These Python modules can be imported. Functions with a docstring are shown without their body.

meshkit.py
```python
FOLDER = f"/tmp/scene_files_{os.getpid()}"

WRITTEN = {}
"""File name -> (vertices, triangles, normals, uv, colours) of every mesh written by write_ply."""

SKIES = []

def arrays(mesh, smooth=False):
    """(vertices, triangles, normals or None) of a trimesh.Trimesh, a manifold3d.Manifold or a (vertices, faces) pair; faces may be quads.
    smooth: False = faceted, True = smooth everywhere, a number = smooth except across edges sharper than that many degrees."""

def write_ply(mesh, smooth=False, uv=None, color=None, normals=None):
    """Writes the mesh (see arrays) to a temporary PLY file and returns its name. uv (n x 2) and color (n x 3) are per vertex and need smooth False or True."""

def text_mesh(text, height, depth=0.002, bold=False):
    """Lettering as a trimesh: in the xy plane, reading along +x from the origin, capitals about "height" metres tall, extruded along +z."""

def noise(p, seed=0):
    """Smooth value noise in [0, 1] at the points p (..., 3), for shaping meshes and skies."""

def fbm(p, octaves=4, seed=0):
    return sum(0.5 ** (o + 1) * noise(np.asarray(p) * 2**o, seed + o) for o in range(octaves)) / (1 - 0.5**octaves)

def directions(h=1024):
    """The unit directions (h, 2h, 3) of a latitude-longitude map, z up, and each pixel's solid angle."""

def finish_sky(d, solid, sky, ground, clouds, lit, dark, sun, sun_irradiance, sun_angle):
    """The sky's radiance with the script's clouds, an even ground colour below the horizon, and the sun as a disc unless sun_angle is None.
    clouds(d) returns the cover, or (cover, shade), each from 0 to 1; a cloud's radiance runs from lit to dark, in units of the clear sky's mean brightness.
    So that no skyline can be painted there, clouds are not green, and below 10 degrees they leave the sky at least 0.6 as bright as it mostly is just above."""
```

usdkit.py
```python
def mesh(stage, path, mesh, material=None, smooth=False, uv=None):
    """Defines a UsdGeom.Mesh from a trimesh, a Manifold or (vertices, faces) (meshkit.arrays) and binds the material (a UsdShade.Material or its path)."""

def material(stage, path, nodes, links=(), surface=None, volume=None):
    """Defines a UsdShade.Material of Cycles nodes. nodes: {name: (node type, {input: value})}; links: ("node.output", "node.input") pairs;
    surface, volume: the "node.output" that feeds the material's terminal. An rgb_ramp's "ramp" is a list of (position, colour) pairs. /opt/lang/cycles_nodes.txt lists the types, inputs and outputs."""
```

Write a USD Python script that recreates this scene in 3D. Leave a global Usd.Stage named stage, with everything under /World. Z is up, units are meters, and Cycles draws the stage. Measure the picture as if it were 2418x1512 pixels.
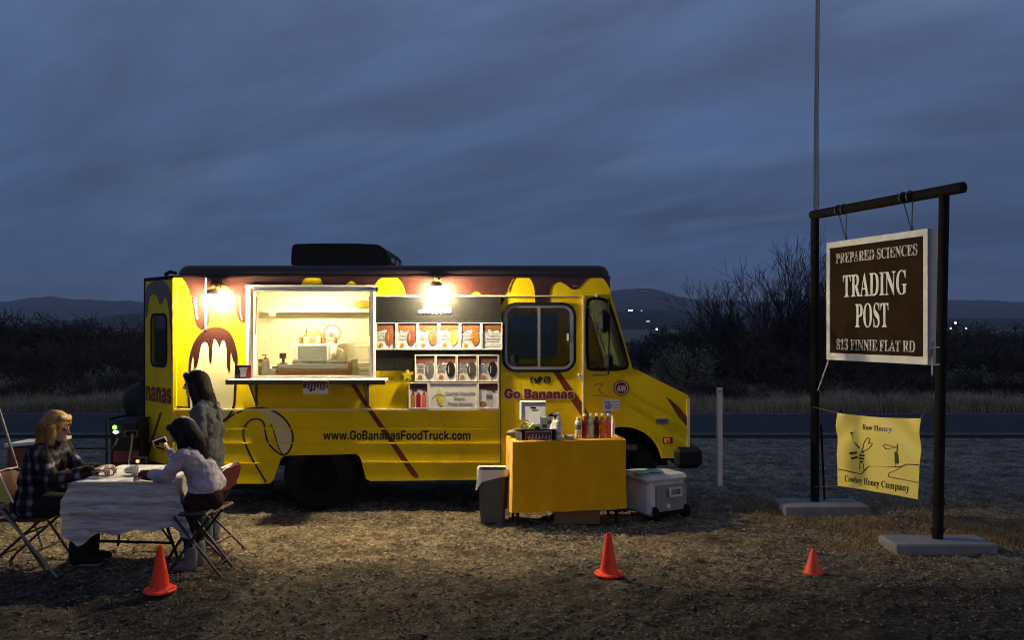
import glob, math, sys
import numpy as np, trimesh, shapely, manifold3d as m3
from shapely import affinity
from shapely.geometry import Polygon, LineString, Point, MultiPolygon, box as sbox
from shapely.ops import unary_union
sys.path.insert(0, "/opt/lang")
import usdkit, meshkit
from pxr import Usd, UsdGeom, UsdLux, UsdShade, Gf, Sdf, Vt

stage = Usd.Stage.CreateInMemory()
UsdGeom.SetStageUpAxis(stage, UsdGeom.Tokens.z)
UsdGeom.SetStageMetersPerUnit(stage, 1.0)
UsdGeom.Xform.Define(stage, "/World")
UsdGeom.Scope.Define(stage, "/World/Looks")

# ---------------------------------------------------------------- camera
EYE, FPX, CX, HY = 2.05, 1816.0, 1209.0, 775.0      # eye height, focal length and principal point in the units used for layout
AP = 34.62
cam = UsdGeom.Camera.Define(stage, "/World/camera")
cam.CreateFocalLengthAttr(26.0)
cam.CreateHorizontalApertureAttr(AP)
cam.CreateVerticalApertureAttr(AP * 641 / 1024)
cam.CreateVerticalApertureOffsetAttr(AP * 19 / 2418)
cam.CreateClippingRangeAttr(Gf.Vec2f(0.1, 20000))
cam.CreateExposureAttr(0.0)
xc = UsdGeom.Xformable(cam)
xc.AddTranslateOp().Set(Gf.Vec3d(0, 0, EYE))
xc.AddRotateXOp().Set(90.0)

# ---------------------------------------------------------------- sky and an added warm fill light for the dusk (low, behind the camera)
SKY_A, SKY_B = 0.35, 0.1
SUN_EL, SUN_AZ = math.radians(4.0), math.radians(132.0)      # azimuth: atan2(x, y) of the direction towards the light
sky_m = usdkit.material(stage, "/World/Looks/dusk_sky", {
    "sky": ("sky_texture", {"sky_type": "single_scattering", "sun_disc": False, "sun_elevation": SUN_EL, "sun_rotation": SUN_AZ,
                            "altitude": 900.0, "air_density": 1.0, "aerosol_density": 0.3, "ozone_density": 4.0}),
    "tc": ("texture_coordinate", {}),
    "sep": ("separate_xyz", {}),
    "zc": ("math", {"math_type": "maximum", "value2": 0.02}),
    "za": ("math", {"math_type": "add", "value2": 0.22}),
    "px": ("math", {"math_type": "divide"}), "py": ("math", {"math_type": "divide"}),
    "pl": ("combine_xyz", {"z": 0.0}),
    "mp0": ("mapping", {"mapping_type": "point", "rotation": (0, 0, 0.6)}),
    "mp": ("mapping", {"mapping_type": "point", "scale": (0.62, 1.55, 1.0), "location": (SKY_A, SKY_B, 0.0)}),
    "n1": ("noise_texture", {"scale": 1.7, "detail": 9.0, "roughness": 0.56, "distortion": 0.45}),
    "r1": ("rgb_ramp", {"ramp": [(0.34, (0, 0, 0)), (0.66, (1, 1, 1))]}),
    "tint": ("mix", {"mix_type": "multiply", "fac": 1.0, "color2": (1.0, 1.0, 1.0)}),
    "even": ("mix", {"mix_type": "mix", "fac": 0.78, "color2": (1.08, 1.62, 3.12)}),
    "dark": ("mix", {"mix_type": "multiply", "fac": 1.0, "color2": (0.74, 0.64, 0.60)}),
    "cl": ("mix", {"mix_type": "mix"}),
    "n2": ("noise_texture", {"scale": 1.1, "detail": 4.0, "roughness": 0.5}),
    "r2": ("rgb_ramp", {"ramp": [(0.54, (0, 0, 0)), (0.78, (0.55, 0.55, 0.55))]}),
    "cl2": ("mix", {"mix_type": "mix", "color2": (1.9, 2.75, 4.3)}),
    "zr": ("rgb_ramp", {"ramp": [(0.0, (0.42, 0.46, 0.55)), (0.09, (0.49, 0.54, 0.63)), (0.24, (0.74, 0.76, 0.78)), (0.40, (1.0, 0.98, 0.96)), (1.0, (1.0, 0.98, 0.96))]}),
    "zm": ("mix", {"mix_type": "multiply", "fac": 1.0}),
    "bg": ("background_shader", {"strength": 0.122}),
}, [("tc.generated", "sep.vector"), ("sep.z", "zc.value1"), ("zc.value", "za.value1"),
    ("sep.x", "px.value1"), ("za.value", "px.value2"), ("sep.y", "py.value1"), ("za.value", "py.value2"),
    ("px.value", "pl.x"), ("py.value", "pl.y"), ("pl.vector", "mp0.vector"), ("mp0.vector", "mp.vector"), ("mp.vector", "n1.vector"), ("n1.fac", "r1.fac"),
    ("mp.vector", "n2.vector"), ("n2.fac", "r2.fac"),
    ("sky.color", "even.color1"), ("even.color", "dark.color1"), ("r1.color", "cl.fac"), ("even.color", "cl.color1"), ("dark.color", "cl.color2"),
    ("r2.color", "cl2.fac"), ("cl.color", "cl2.color1"), ("cl2.color", "zm.color1"), ("sep.z", "zr.fac"), ("zr.color", "zm.color2"), ("zm.color", "bg.color")], surface="bg.background")
dome = UsdLux.DomeLight.Define(stage, "/World/sky")
UsdShade.MaterialBindingAPI.Apply(dome.GetPrim()).Bind(sky_m)
dome.GetPrim().SetCustomDataByKey("kind", "structure")
sun = UsdLux.DistantLight.Define(stage, "/World/dusk_fill")  # added fill that warms cones, people and truck side
sun.CreateIntensityAttr(0.10)
sun.CreateAngleAttr(24.0)
sun.CreateNormalizeAttr(True)
sun.CreateColorAttr(Gf.Vec3f(1.0, 0.66, 0.46))
sx = UsdGeom.Xformable(sun)
sx.AddRotateZOp().Set(-math.degrees(SUN_AZ))
sx.AddRotateXOp().Set(-(90.0 - math.degrees(SUN_EL)))

# ---------------------------------------------------------------- materials
M = {}
def mat(name, color, rough=0.6, spec=0.5, vary=0.0, vscale=6.0, bump=0.0, bscale=60.0, bdist=0.01, metal=0.0, coat=0.0, color2=None, detail=4.0, sheen=0.0, trans=0.0, stretch=None, clamp=(0.3, 0.7), glow=None):
    """A principled material; vary mixes the colour towards color2 (or a darker tone) by noise in object space."""
    nodes = {"p": ("principled_bsdf", {"roughness": rough, "specular_ior_level": spec, "metallic": metal, "coat_weight": coat, "coat_roughness": 0.12, "base_color": color, "sheen_weight": sheen, "transmission_weight": trans})}
    links = []
    if vary or bump:
        nodes["tc"] = ("texture_coordinate", {})
        src = "tc.object"
        if stretch:
            nodes["mp"] = ("mapping", {"mapping_type": "point", "scale": stretch})
            links.append(("tc.object", "mp.vector")); src = "mp.vector"
    if vary:
        c2 = color2 or tuple(c * (1 - vary) for c in color)
        nodes["n"] = ("noise_texture", {"scale": vscale, "detail": detail, "roughness": 0.62})
        nodes["r"] = ("rgb_ramp", {"ramp": [(clamp[0], color), (clamp[1], c2)]})
        links += [(src, "n.vector"), ("n.fac", "r.fac"), ("r.color", "p.base_color")]
    if bump:
        nodes["nb"] = ("noise_texture", {"scale": bscale, "detail": 5.0, "roughness": 0.6})
        nodes["b"] = ("bump", {"strength": bump, "distance": bdist})
        links += [(src, "nb.vector"), ("nb.fac", "b.height"), ("b.normal", "p.normal")]
    if glow:
        nodes["p"][1]["emission_color"] = glow[0]; nodes["p"][1]["emission_strength"] = glow[1]
    M[name] = usdkit.material(stage, "/World/Looks/" + name, nodes, links, surface="p.BSDF")
    return M[name]

def emit(name, color, strength):
    M[name] = usdkit.material(stage, "/World/Looks/" + name, {"e": ("emission", {"color": color, "strength": strength})}, [], surface="e.emission")

LAMP_L, STRIP_L = 4500.0, 150.0
emit("bulb_light", (1.0, 0.83, 0.50), LAMP_L)
emit("tube_light", (1.0, 0.85, 0.50), STRIP_L)
emit("far_light", (1.0, 0.95, 0.85), 4.0)
emit("far_light_dim", (1.0, 0.72, 0.55), 0.8)
emit("led_green", (0.35, 1.0, 0.12), 3.0)
emit("led_white", (0.9, 1.0, 0.85), 4.0)
emit("led_red", (1.0, 0.16, 0.05), 5.0)
mat("yellow_paint", (0.77, 0.565, 0.004), 0.5, 0.16, vary=0.5, color2=(0.50, 0.35, 0.012), vscale=2.6, detail=8.0, clamp=(0.48, 0.82), bump=0.12, bscale=2.6, bdist=0.03)
mat("brown_roof", (0.020, 0.009, 0.010), 0.4, 0.4, vary=0.3, vscale=2.0, coat=0.2)
mat("chocolate", (0.042, 0.014, 0.010), 0.25, 0.5, vary=0.35, vscale=3.0, coat=0.5)
mat("chocolate_stripe", (0.22, 0.045, 0.006), 0.3, 0.5, vary=0.5, vscale=5.0, coat=0.2)
mat("cream_print", (0.60, 0.55, 0.30), 0.5, 0.3)
mat("highlight_print", (0.34, 0.13, 0.08), 0.4)
mat("black_print", (0.012, 0.011, 0.01), 0.4)
mat("red_print", (0.16, 0.008, 0.006), 0.4)
mat("black_rubber", (0.006, 0.006, 0.006), 0.85, 0.2, vary=0.3, vscale=8.0)
mat("black_metal", (0.008, 0.0075, 0.0075), 0.6, 0.2, vary=0.4, vscale=9.0)
mat("roof_unit_paint", (0.008, 0.008, 0.008), 0.8, vary=0.4, vscale=5.0)
mat("chassis_paint", (0.006, 0.006, 0.006), 0.9, 0.1)
mat("white_paint", (0.80, 0.77, 0.70), 0.45, vary=0.12, vscale=7.0)
mat("cream_rail", (0.72, 0.62, 0.30), 0.4)
mat("aluminium", (0.62, 0.60, 0.56), 0.35, metal=0.85, vary=0.2, vscale=12.0)
mat("grey_trim", (0.36, 0.36, 0.36), 0.45)
mat("cream_wall", (0.82, 0.76, 0.56), 0.55, vary=0.10, vscale=3.0)
mat("cab_lining", (0.10, 0.10, 0.095), 0.7, vary=0.3, vscale=5.0)
mat("board_black", (0.010, 0.010, 0.009), 0.65, 0.15, vary=0.4, vscale=14.0)
mat("sun_shade", (0.80, 0.92, 0.58), 0.6, vary=0.25, vscale=3.0)
mat("shelf_dark", (0.10, 0.07, 0.05), 0.6, vary=0.4, vscale=9.0)
mat("paper_white", (0.70, 0.68, 0.62), 0.6, vary=0.06, vscale=30.0)
mat("text_grey", (0.30, 0.30, 0.30), 0.7)
mat("text_light_grey", (0.50, 0.50, 0.48), 0.7)
mat("poster_brown", (0.26, 0.09, 0.035), 0.5, vary=0.5, vscale=45.0)
mat("poster_red_brown", (0.10, 0.022, 0.018), 0.5, vary=0.4, vscale=45.0)
mat("price_orange", (0.55, 0.24, 0.04), 0.5, vary=0.65, vscale=60.0)
mat("price_cream", (0.78, 0.68, 0.45), 0.5)
mat("steel", (0.55, 0.55, 0.52), 0.3, metal=0.9)
mat("microwave_glass", (0.16, 0.17, 0.17), 0.25)
mat("galley_white", (0.80, 0.76, 0.62), 0.4)
mat("galley_orange", (0.55, 0.24, 0.05), 0.5, vary=0.4, vscale=20)
mat("galley_tan", (0.42, 0.24, 0.08), 0.5, vary=0.4, vscale=20)
mat("yellow_bag", (0.75, 0.45, 0.03), 0.45, vary=0.3, vscale=25)
mat("concrete", (0.24, 0.235, 0.225), 0.85, vary=0.35, vscale=7.0, bump=0.4, bscale=90.0, bdist=0.006)
mat("rusty_pipe", (0.005, 0.0045, 0.004), 0.85, 0.15, vary=0.5, vscale=14.0, color2=(0.016, 0.010, 0.008), bump=0.3, bscale=40.0, bdist=0.004)
mat("sign_brown", (0.034, 0.017, 0.007), 0.9, 0.1, vary=0.3, vscale=5.0, bump=0.15, bscale=70.0, bdist=0.003)
mat("sign_white", (0.74, 0.71, 0.64), 0.6, vary=0.2, vscale=12.0)
mat("sign_letter", (0.86, 0.84, 0.78), 0.6, vary=0.25, vscale=22.0)
mat("sign_letter_worn", (0.66, 0.63, 0.55), 0.65, vary=0.8, vscale=28.0, color2=(0.08, 0.045, 0.025), clamp=(0.47, 0.66))
mat("banner_yellow", (0.74, 0.60, 0.12), 0.55, vary=0.12, vscale=4.0)
mat("rope", (0.10, 0.09, 0.08), 0.8)
mat("chain_metal", (0.05, 0.05, 0.05), 0.5)
mat("pale_pole", (0.52, 0.47, 0.46), 0.5, vary=0.25, vscale=3.0)
mat("cone_orange", (0.97, 0.052, 0.014), 0.5, 0.3, vary=0.5, color2=(0.42, 0.045, 0.02), vscale=16.0, detail=7.0, clamp=(0.52, 0.74))
mat("cone_orange_dull", (0.90, 0.085, 0.025), 0.5, vary=0.25, vscale=11.0)
mat("post_white", (0.86, 0.76, 0.70), 0.6, vary=0.25, vscale=10.0)
mat("orange_cloth", (0.80, 0.41, 0.004), 0.9, 0.08, vary=0.15, vscale=5.0, sheen=0.15, bump=0.25, bscale=260.0, bdist=0.002)
mat("pale_cloth", (0.58, 0.565, 0.555), 0.9, 0.2, vary=0.55, vscale=7.0, stretch=(0.9, 0.9, 7.0), sheen=0.2, bump=0.2, bscale=30.0, bdist=0.004)
mat("cooler_white", (0.60, 0.60, 0.57), 0.5, vary=0.3, vscale=6)
mat("cooler_grey", (0.20, 0.21, 0.22), 0.5, vary=0.15, vscale=6)
mat("cooler_red", (0.20, 0.045, 0.035), 0.5, vary=0.2, vscale=6)
mat("bin_grey", (0.075, 0.085, 0.08), 0.55, vary=0.2, vscale=8)
mat("bin_liner", (0.66, 0.66, 0.62), 0.35, 0.5, bump=0.5, bscale=22.0, bdist=0.02)
mat("mint_pack", (0.22, 0.48, 0.34), 0.45)
mat("cardboard", (0.20, 0.12, 0.06), 0.85, vary=0.25, vscale=7)
mat("clear_plastic", (0.70, 0.66, 0.52), 0.2, vary=0.3, vscale=18)
mat("white_plastic", (0.78, 0.77, 0.74), 0.4)
mat("grey_plastic", (0.42, 0.42, 0.44), 0.45)
mat("black_plastic", (0.006, 0.006, 0.007), 0.75, 0.12)
mat("olive_bag", (0.10, 0.095, 0.02), 0.5, vary=0.3, vscale=20)
mat("drink_red", (0.34, 0.022, 0.014), 0.15, coat=0.5)
mat("drink_dark", (0.085, 0.012, 0.010), 0.15, coat=0.5)
mat("drink_orange", (0.80, 0.24, 0.02), 0.15, coat=0.5)
mat("drink_pink", (0.80, 0.15, 0.11), 0.15, coat=0.5)
mat("drink_lemon", (0.74, 0.62, 0.30), 0.15, coat=0.5)
mat("drink_clear", (0.62, 0.56, 0.38), 0.15, coat=0.5)
mat("label_blue", (0.10, 0.16, 0.20), 0.5)
mat("sticker_blue", (0.06, 0.16, 0.34), 0.45, vary=0.5, vscale=30, color2=(0.25, 0.40, 0.55))
mat("sticker_white", (0.60, 0.62, 0.66), 0.5)
mat("faded_print", (0.26, 0.24, 0.06), 0.5)
mat("sachet_yellow", (0.80, 0.68, 0.18), 0.45)
mat("banana_yellow", (0.72, 0.55, 0.03), 0.5, vary=0.3, vscale=30)
mat("chair_brown", (0.060, 0.015, 0.012), 0.42, vary=0.25, vscale=9)
mat("chair_maroon", (0.10, 0.013, 0.022), 0.42, vary=0.25, vscale=9)
mat("chair_black", (0.012, 0.011, 0.011), 0.45)
mat("chrome", (0.75, 0.72, 0.66), 0.2, metal=1.0)
mat("skin", (0.42, 0.24, 0.17), 0.55, vary=0.12, vscale=20)
mat("skin_tan", (0.46, 0.28, 0.20), 0.55, vary=0.12, vscale=20)
mat("eye_dark", (0.02, 0.015, 0.012), 0.25)
mat("lip", (0.30, 0.10, 0.08), 0.5)
mat("hair_blonde", (0.42, 0.225, 0.07), 0.6, 0.3, vary=0.75, clamp=(0.4, 0.6), vscale=34, stretch=(5, 5, 0.6), bump=0.6, bscale=36, bdist=0.006)
mat("hair_dark", (0.010, 0.006, 0.0045), 0.65, 0.18, vary=0.5, vscale=26, stretch=(5, 5, 0.5), bump=0.6, bscale=30, bdist=0.006)
mat("hoodie_grey", (0.085, 0.09, 0.10), 0.9, 0.2, vary=0.3, vscale=16, bump=0.4, bscale=14, bdist=0.012)
mat("sweater_pale", (0.44, 0.40, 0.45), 0.9, 0.2, vary=0.35, vscale=12, bump=0.5, bscale=16, bdist=0.014, sheen=0.2)
mat("skirt_dark", (0.030, 0.010, 0.012), 0.9, 0.2, vary=0.7, vscale=18)
mat("denim", (0.10, 0.125, 0.17), 0.9, 0.2, vary=0.4, vscale=12)
mat("dark_trousers", (0.012, 0.012, 0.014), 0.9, 0.2)
mat("shoe_grey", (0.13, 0.13, 0.14), 0.8)
mat("shoe_sole", (0.5, 0.5, 0.5), 0.7)
mat("mitten_red", (0.16, 0.018, 0.03), 0.9, 0.2)
mat("black_bag", (0.006, 0.006, 0.007), 0.6)
mat("generator_dark", (0.006, 0.006, 0.006), 0.5)
mat("panel_tan", (0.12, 0.10, 0.075), 0.5, vary=0.3, vscale=25)
mat("cord_yellow", (0.55, 0.42, 0.20), 0.6)
mat("easel_grey", (0.16, 0.16, 0.16), 0.6)
mat("easel_board", (0.45, 0.36, 0.05), 0.6)
# plaid flannel: two crossed bands of waves
usdkit.material(stage, "/World/Looks/plaid_flannel", {
    "tc": ("texture_coordinate", {}),
    "w1": ("wave_texture", {"wave_type": "bands", "bands_direction": "x", "scale": 3.4, "distortion": 1.6, "detail": 1.0, "detail_scale": 2.0}),
    "w2": ("wave_texture", {"wave_type": "bands", "bands_direction": "z", "scale": 3.0, "distortion": 1.6, "detail": 1.0, "detail_scale": 2.0}),
    "r1": ("rgb_ramp", {"ramp": [(0.55, (0.012, 0.012, 0.020)), (0.85, (0.11, 0.105, 0.15))]}),
    "r2": ("rgb_ramp", {"ramp": [(0.45, (0.30, 0.30, 0.30)), (0.9, (1.3, 1.3, 1.3))]}),
    "mu": ("mix", {"mix_type": "multiply", "fac": 1.0}),
    "p": ("principled_bsdf", {"roughness": 0.9, "specular_ior_level": 0.2})},
    [("tc.object", "w1.vector"), ("tc.object", "w2.vector"), ("w1.fac", "r1.fac"), ("w2.fac", "r2.fac"), ("r1.color", "mu.color1"), ("r2.color", "mu.color2"), ("mu.color", "p.base_color")], surface="p.BSDF")
M["plaid_flannel"] = UsdShade.Material.Get(stage, "/World/Looks/plaid_flannel")
# window pane
def pane(name, tint):
    M[name] = usdkit.material(stage, "/World/Looks/" + name, {
        "t": ("transparent_bsdf", {"color": tint}), "g": ("glossy_bsdf", {"color": (1, 1, 1), "roughness": 0.02}),
        "f": ("fresnel", {"IOR": 1.5}), "m": ("mix_closure", {})},
        [("f.fac", "m.fac"), ("t.BSDF", "m.closure1"), ("g.BSDF", "m.closure2")], surface="m.closure")
pane("pane_green", (0.90, 1.0, 0.70)); pane("pane_clear", (0.86, 0.90, 0.86)); pane("pane_grey", (0.55, 0.58, 0.56))
# ground: gravel from tan through brown to grey; depth bands paint in lamp pool and dark foreground
def ground_mat(name, a, b, c, big, fine, baked_falloff=True):
    M[name] = usdkit.material(stage, "/World/Looks/" + name, {
        "g": ("geometry", {}), "n": ("noise_texture", {"scale": big, "detail": 5.0, "roughness": 0.6}),
        "r": ("rgb_ramp", {"ramp": [(0.30, a), (0.52, b), (0.70, c)]}),
        "v": ("voronoi_texture", {"feature": "f1", "scale": fine}), "rv": ("rgb_ramp", {"ramp": [(0.0, (1.3, 1.3, 1.3)), (0.75, (0.5, 0.5, 0.5))]}), "n3": ("noise_texture", {"scale": 3.3, "detail": 6.0, "roughness": 0.7}), "r3": ("rgb_ramp", {"ramp": [(0.36, (0.38, 0.37, 0.36)), (0.60, (1.25, 1.25, 1.25))]}), "mu3": ("mix", {"mix_type": "multiply", "fac": 1.0}), "cc": ("combine_color", {"color_type": "rgb"}),
        "mu": ("mix", {"mix_type": "multiply", "fac": 1.0}), "hs": ("separate_color", {"color_type": "rgb"}),
        "mu2": ("mix", {"mix_type": "multiply", "fac": 0.55}),
        "nb": ("noise_texture", {"scale": fine * 1.3, "detail": 6.0, "roughness": 0.7}), "b": ("bump", {"strength": 0.8, "distance": 0.02}),
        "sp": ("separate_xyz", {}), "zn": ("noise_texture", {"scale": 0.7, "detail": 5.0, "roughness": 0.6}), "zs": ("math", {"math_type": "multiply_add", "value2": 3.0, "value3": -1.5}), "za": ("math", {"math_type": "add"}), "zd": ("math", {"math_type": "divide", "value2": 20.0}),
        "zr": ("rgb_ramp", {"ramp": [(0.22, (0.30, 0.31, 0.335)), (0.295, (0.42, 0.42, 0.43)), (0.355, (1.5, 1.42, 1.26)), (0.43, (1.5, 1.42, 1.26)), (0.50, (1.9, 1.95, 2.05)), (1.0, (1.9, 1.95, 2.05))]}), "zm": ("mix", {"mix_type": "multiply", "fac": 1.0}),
        "p": ("principled_bsdf", {"roughness": 0.95, "specular_ior_level": 0.15})},
        [("g.position", "n.vector"), ("n.fac", "r.fac"), ("g.position", "v.vector"), ("v.distance", "rv.fac"), ("r.color", "mu.color1"), ("rv.color", "mu.color2"),
         ("g.position", "n3.vector"), ("n3.fac", "r3.fac"), ("mu.color", "mu3.color1"), ("r3.color", "mu3.color2"), ("mu3.color", "mu2.color1"), ("v.color", "hs.color"), ("hs.r", "cc.r"), ("hs.r", "cc.g"), ("hs.r", "cc.b"), ("cc.color", "mu2.color2"), ("mu2.color", "zm.color1" if baked_falloff else "p.base_color"), ("g.position", "nb.vector"), ("nb.fac", "b.height"), ("b.normal", "p.normal")] + ([("g.position", "sp.vector"), ("g.position", "zn.vector"), ("sp.y", "za.value1"), ("zn.fac", "zs.value1"), ("zs.value", "za.value2"), ("za.value", "zd.value1"), ("zd.value", "zr.fac"), ("zr.color", "zm.color2"), ("zm.color", "p.base_color")] if baked_falloff else []), surface="p.BSDF")
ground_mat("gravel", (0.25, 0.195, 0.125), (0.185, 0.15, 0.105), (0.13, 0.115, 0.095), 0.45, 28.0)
mat("asphalt", (0.060, 0.060, 0.066), 0.95, 0.1, vary=0.3, vscale=0.6, bump=0.2, bscale=40.0, bdist=0.004)
def instance_mat(name, stops, rough=0.9, front=(1, 1, 1)):  # front: tint darkening pieces near the camera, lamp falloff put into the colour
    M[name] = usdkit.material(stage, "/World/Looks/" + name, {
        "o": ("object_info", {}), "g": ("geometry", {}), "w": ("noise_texture", {"scale": 37.0, "detail": 1.0}),
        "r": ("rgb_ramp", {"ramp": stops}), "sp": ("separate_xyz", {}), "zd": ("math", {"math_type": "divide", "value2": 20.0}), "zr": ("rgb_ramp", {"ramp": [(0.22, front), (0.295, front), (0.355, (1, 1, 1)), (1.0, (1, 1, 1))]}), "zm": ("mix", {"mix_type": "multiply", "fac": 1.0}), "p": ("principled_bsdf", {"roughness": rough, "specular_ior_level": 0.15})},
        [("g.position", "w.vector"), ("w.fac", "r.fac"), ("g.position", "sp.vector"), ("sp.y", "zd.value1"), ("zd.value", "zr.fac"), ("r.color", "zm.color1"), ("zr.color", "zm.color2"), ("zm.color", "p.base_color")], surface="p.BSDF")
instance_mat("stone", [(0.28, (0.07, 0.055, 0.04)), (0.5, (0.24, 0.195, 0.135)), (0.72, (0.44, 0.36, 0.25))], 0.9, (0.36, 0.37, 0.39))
instance_mat("stubble", [(0.3, (0.17, 0.10, 0.04)), (0.5, (0.32, 0.205, 0.085)), (0.7, (0.44, 0.30, 0.14))])
instance_mat("tall_straw", [(0.3, (0.22, 0.17, 0.10)), (0.5, (0.40, 0.32, 0.20)), (0.7, (0.55, 0.45, 0.29))])
mat("road_line", (0.20, 0.20, 0.21), 0.8, vary=0.7, vscale=3.0)
mat("bark", (0.030, 0.024, 0.022), 0.9)
mat("twig", (0.065, 0.05, 0.045), 0.9, vary=0.4, vscale=2.0)
mat("brush_twig", (0.055, 0.045, 0.036), 0.9, vary=0.5, vscale=1.5)
M["sage_leaf"] = usdkit.material(stage, "/World/Looks/sage_leaf", {
    "g": ("geometry", {}), "n": ("noise_texture", {"scale": 3.0, "detail": 3.0}), "r": ("rgb_ramp", {"ramp": [(0.3, (0.12, 0.12, 0.075)), (0.7, (0.28, 0.27, 0.19))]}),
    "d": ("principled_bsdf", {"roughness": 0.8, "specular_ior_level": 0.2}), "t": ("translucent_bsdf", {}), "m": ("mix_closure", {"fac": 0.25})},
    [("g.position", "n.vector"), ("n.fac", "r.fac"), ("r.color", "d.base_color"), ("r.color", "t.color"), ("d.BSDF", "m.closure1"), ("t.BSDF", "m.closure2")], surface="m.closure")
mat("far_hill", (0.050, 0.050, 0.045), 0.95, 0.1, vary=0.5, vscale=0.01)
mat("near_hill", (0.040, 0.036, 0.034), 0.95, 0.1, vary=0.5, vscale=0.02)

# ---------------------------------------------------------------- helpers
ORIGIN = {"/World": np.zeros(3)}
USED = {}
def numbered(parent, name):
    k = USED.get((parent, name), 0); USED[(parent, name)] = k + 1
    return f"{parent}/{name}" if k == 0 else f"{parent}/{name}_{k:03d}"
def tag(prim, label=None, cat=None, group=None, kind=None):
    for k, v in (("label", label), ("category", cat), ("group", group), ("kind", kind)):
        if v: prim.SetCustomDataByKey(k, v)
def thing(name, label, cat, loc=(0, 0, 0), group=None, rotz=0.0):
    p = numbered("/World", name)
    x = UsdGeom.Xform.Define(stage, p); x.AddTranslateOp().Set(Gf.Vec3d(*map(float, loc)))
    if rotz: x.AddRotateZOp().Set(float(rotz))
    ORIGIN[p] = np.array(loc, float)
    tag(x.GetPrim(), label, cat, group)
    return p
def again(src, label, loc, rotz=0.0, group=None, scale=None):
    """A further copy of a thing, with its parts."""
    base = src.rsplit("/", 1)[1]
    prim = stage.GetPrimAtPath(src)
    p = numbered("/World", base)
    x = UsdGeom.Xform.Define(stage, p)
    x.GetPrim().GetReferences().AddInternalReference(src)
    x.GetPrim().SetInstanceable(True)
    x.ClearXformOpOrder()
    ops = []
    t = x.GetPrim().GetAttribute("xformOp:translate")
    x2 = UsdGeom.Xformable(x)
    op = x2.AddTranslateOp(); op.Set(Gf.Vec3d(*map(float, loc)))
    op = x2.AddRotateZOp(); op.Set(float(rotz))
    if scale is not None:
        x2.AddScaleOp().Set(Gf.Vec3f(*map(float, scale if np.ndim(scale) else (scale,) * 3)))
    cd = prim.GetCustomData()
    tag(x.GetPrim(), label, cd.get("category"), group or cd.get("group"))
    return p
def V(m):
    v, f, _ = meshkit.arrays(m); return np.array(v, float), np.array(f, int)
def put(name, meshes, material, parent="/World", smooth=False, label=None, cat=None, group=None, kind=None, local=False):
    """ONE mesh prim under parent, made of the given pieces (world coordinates unless local)."""
    if not isinstance(meshes, list): meshes = [meshes]
    vs, fs, n = [], [], 0
    for m in meshes:
        v, f = V(m); vs.append(v); fs.append(f + n); n += len(v)
    v, f = np.vstack(vs), np.vstack(fs)
    o = ORIGIN[parent]
    if not local: v = v - o
    p = numbered(parent, name)
    g = usdkit.mesh(stage, p, trimesh.Trimesh(v, f, process=False), M[material], smooth=smooth)
    ORIGIN[p] = o
    tag(g.GetPrim(), label, cat, group, kind)
    return p
def solo(name, meshes, material, label, cat, smooth=False, group=None, kind=None):
    return put(name, meshes, material, "/World", smooth, label, cat, group, kind)
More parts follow.
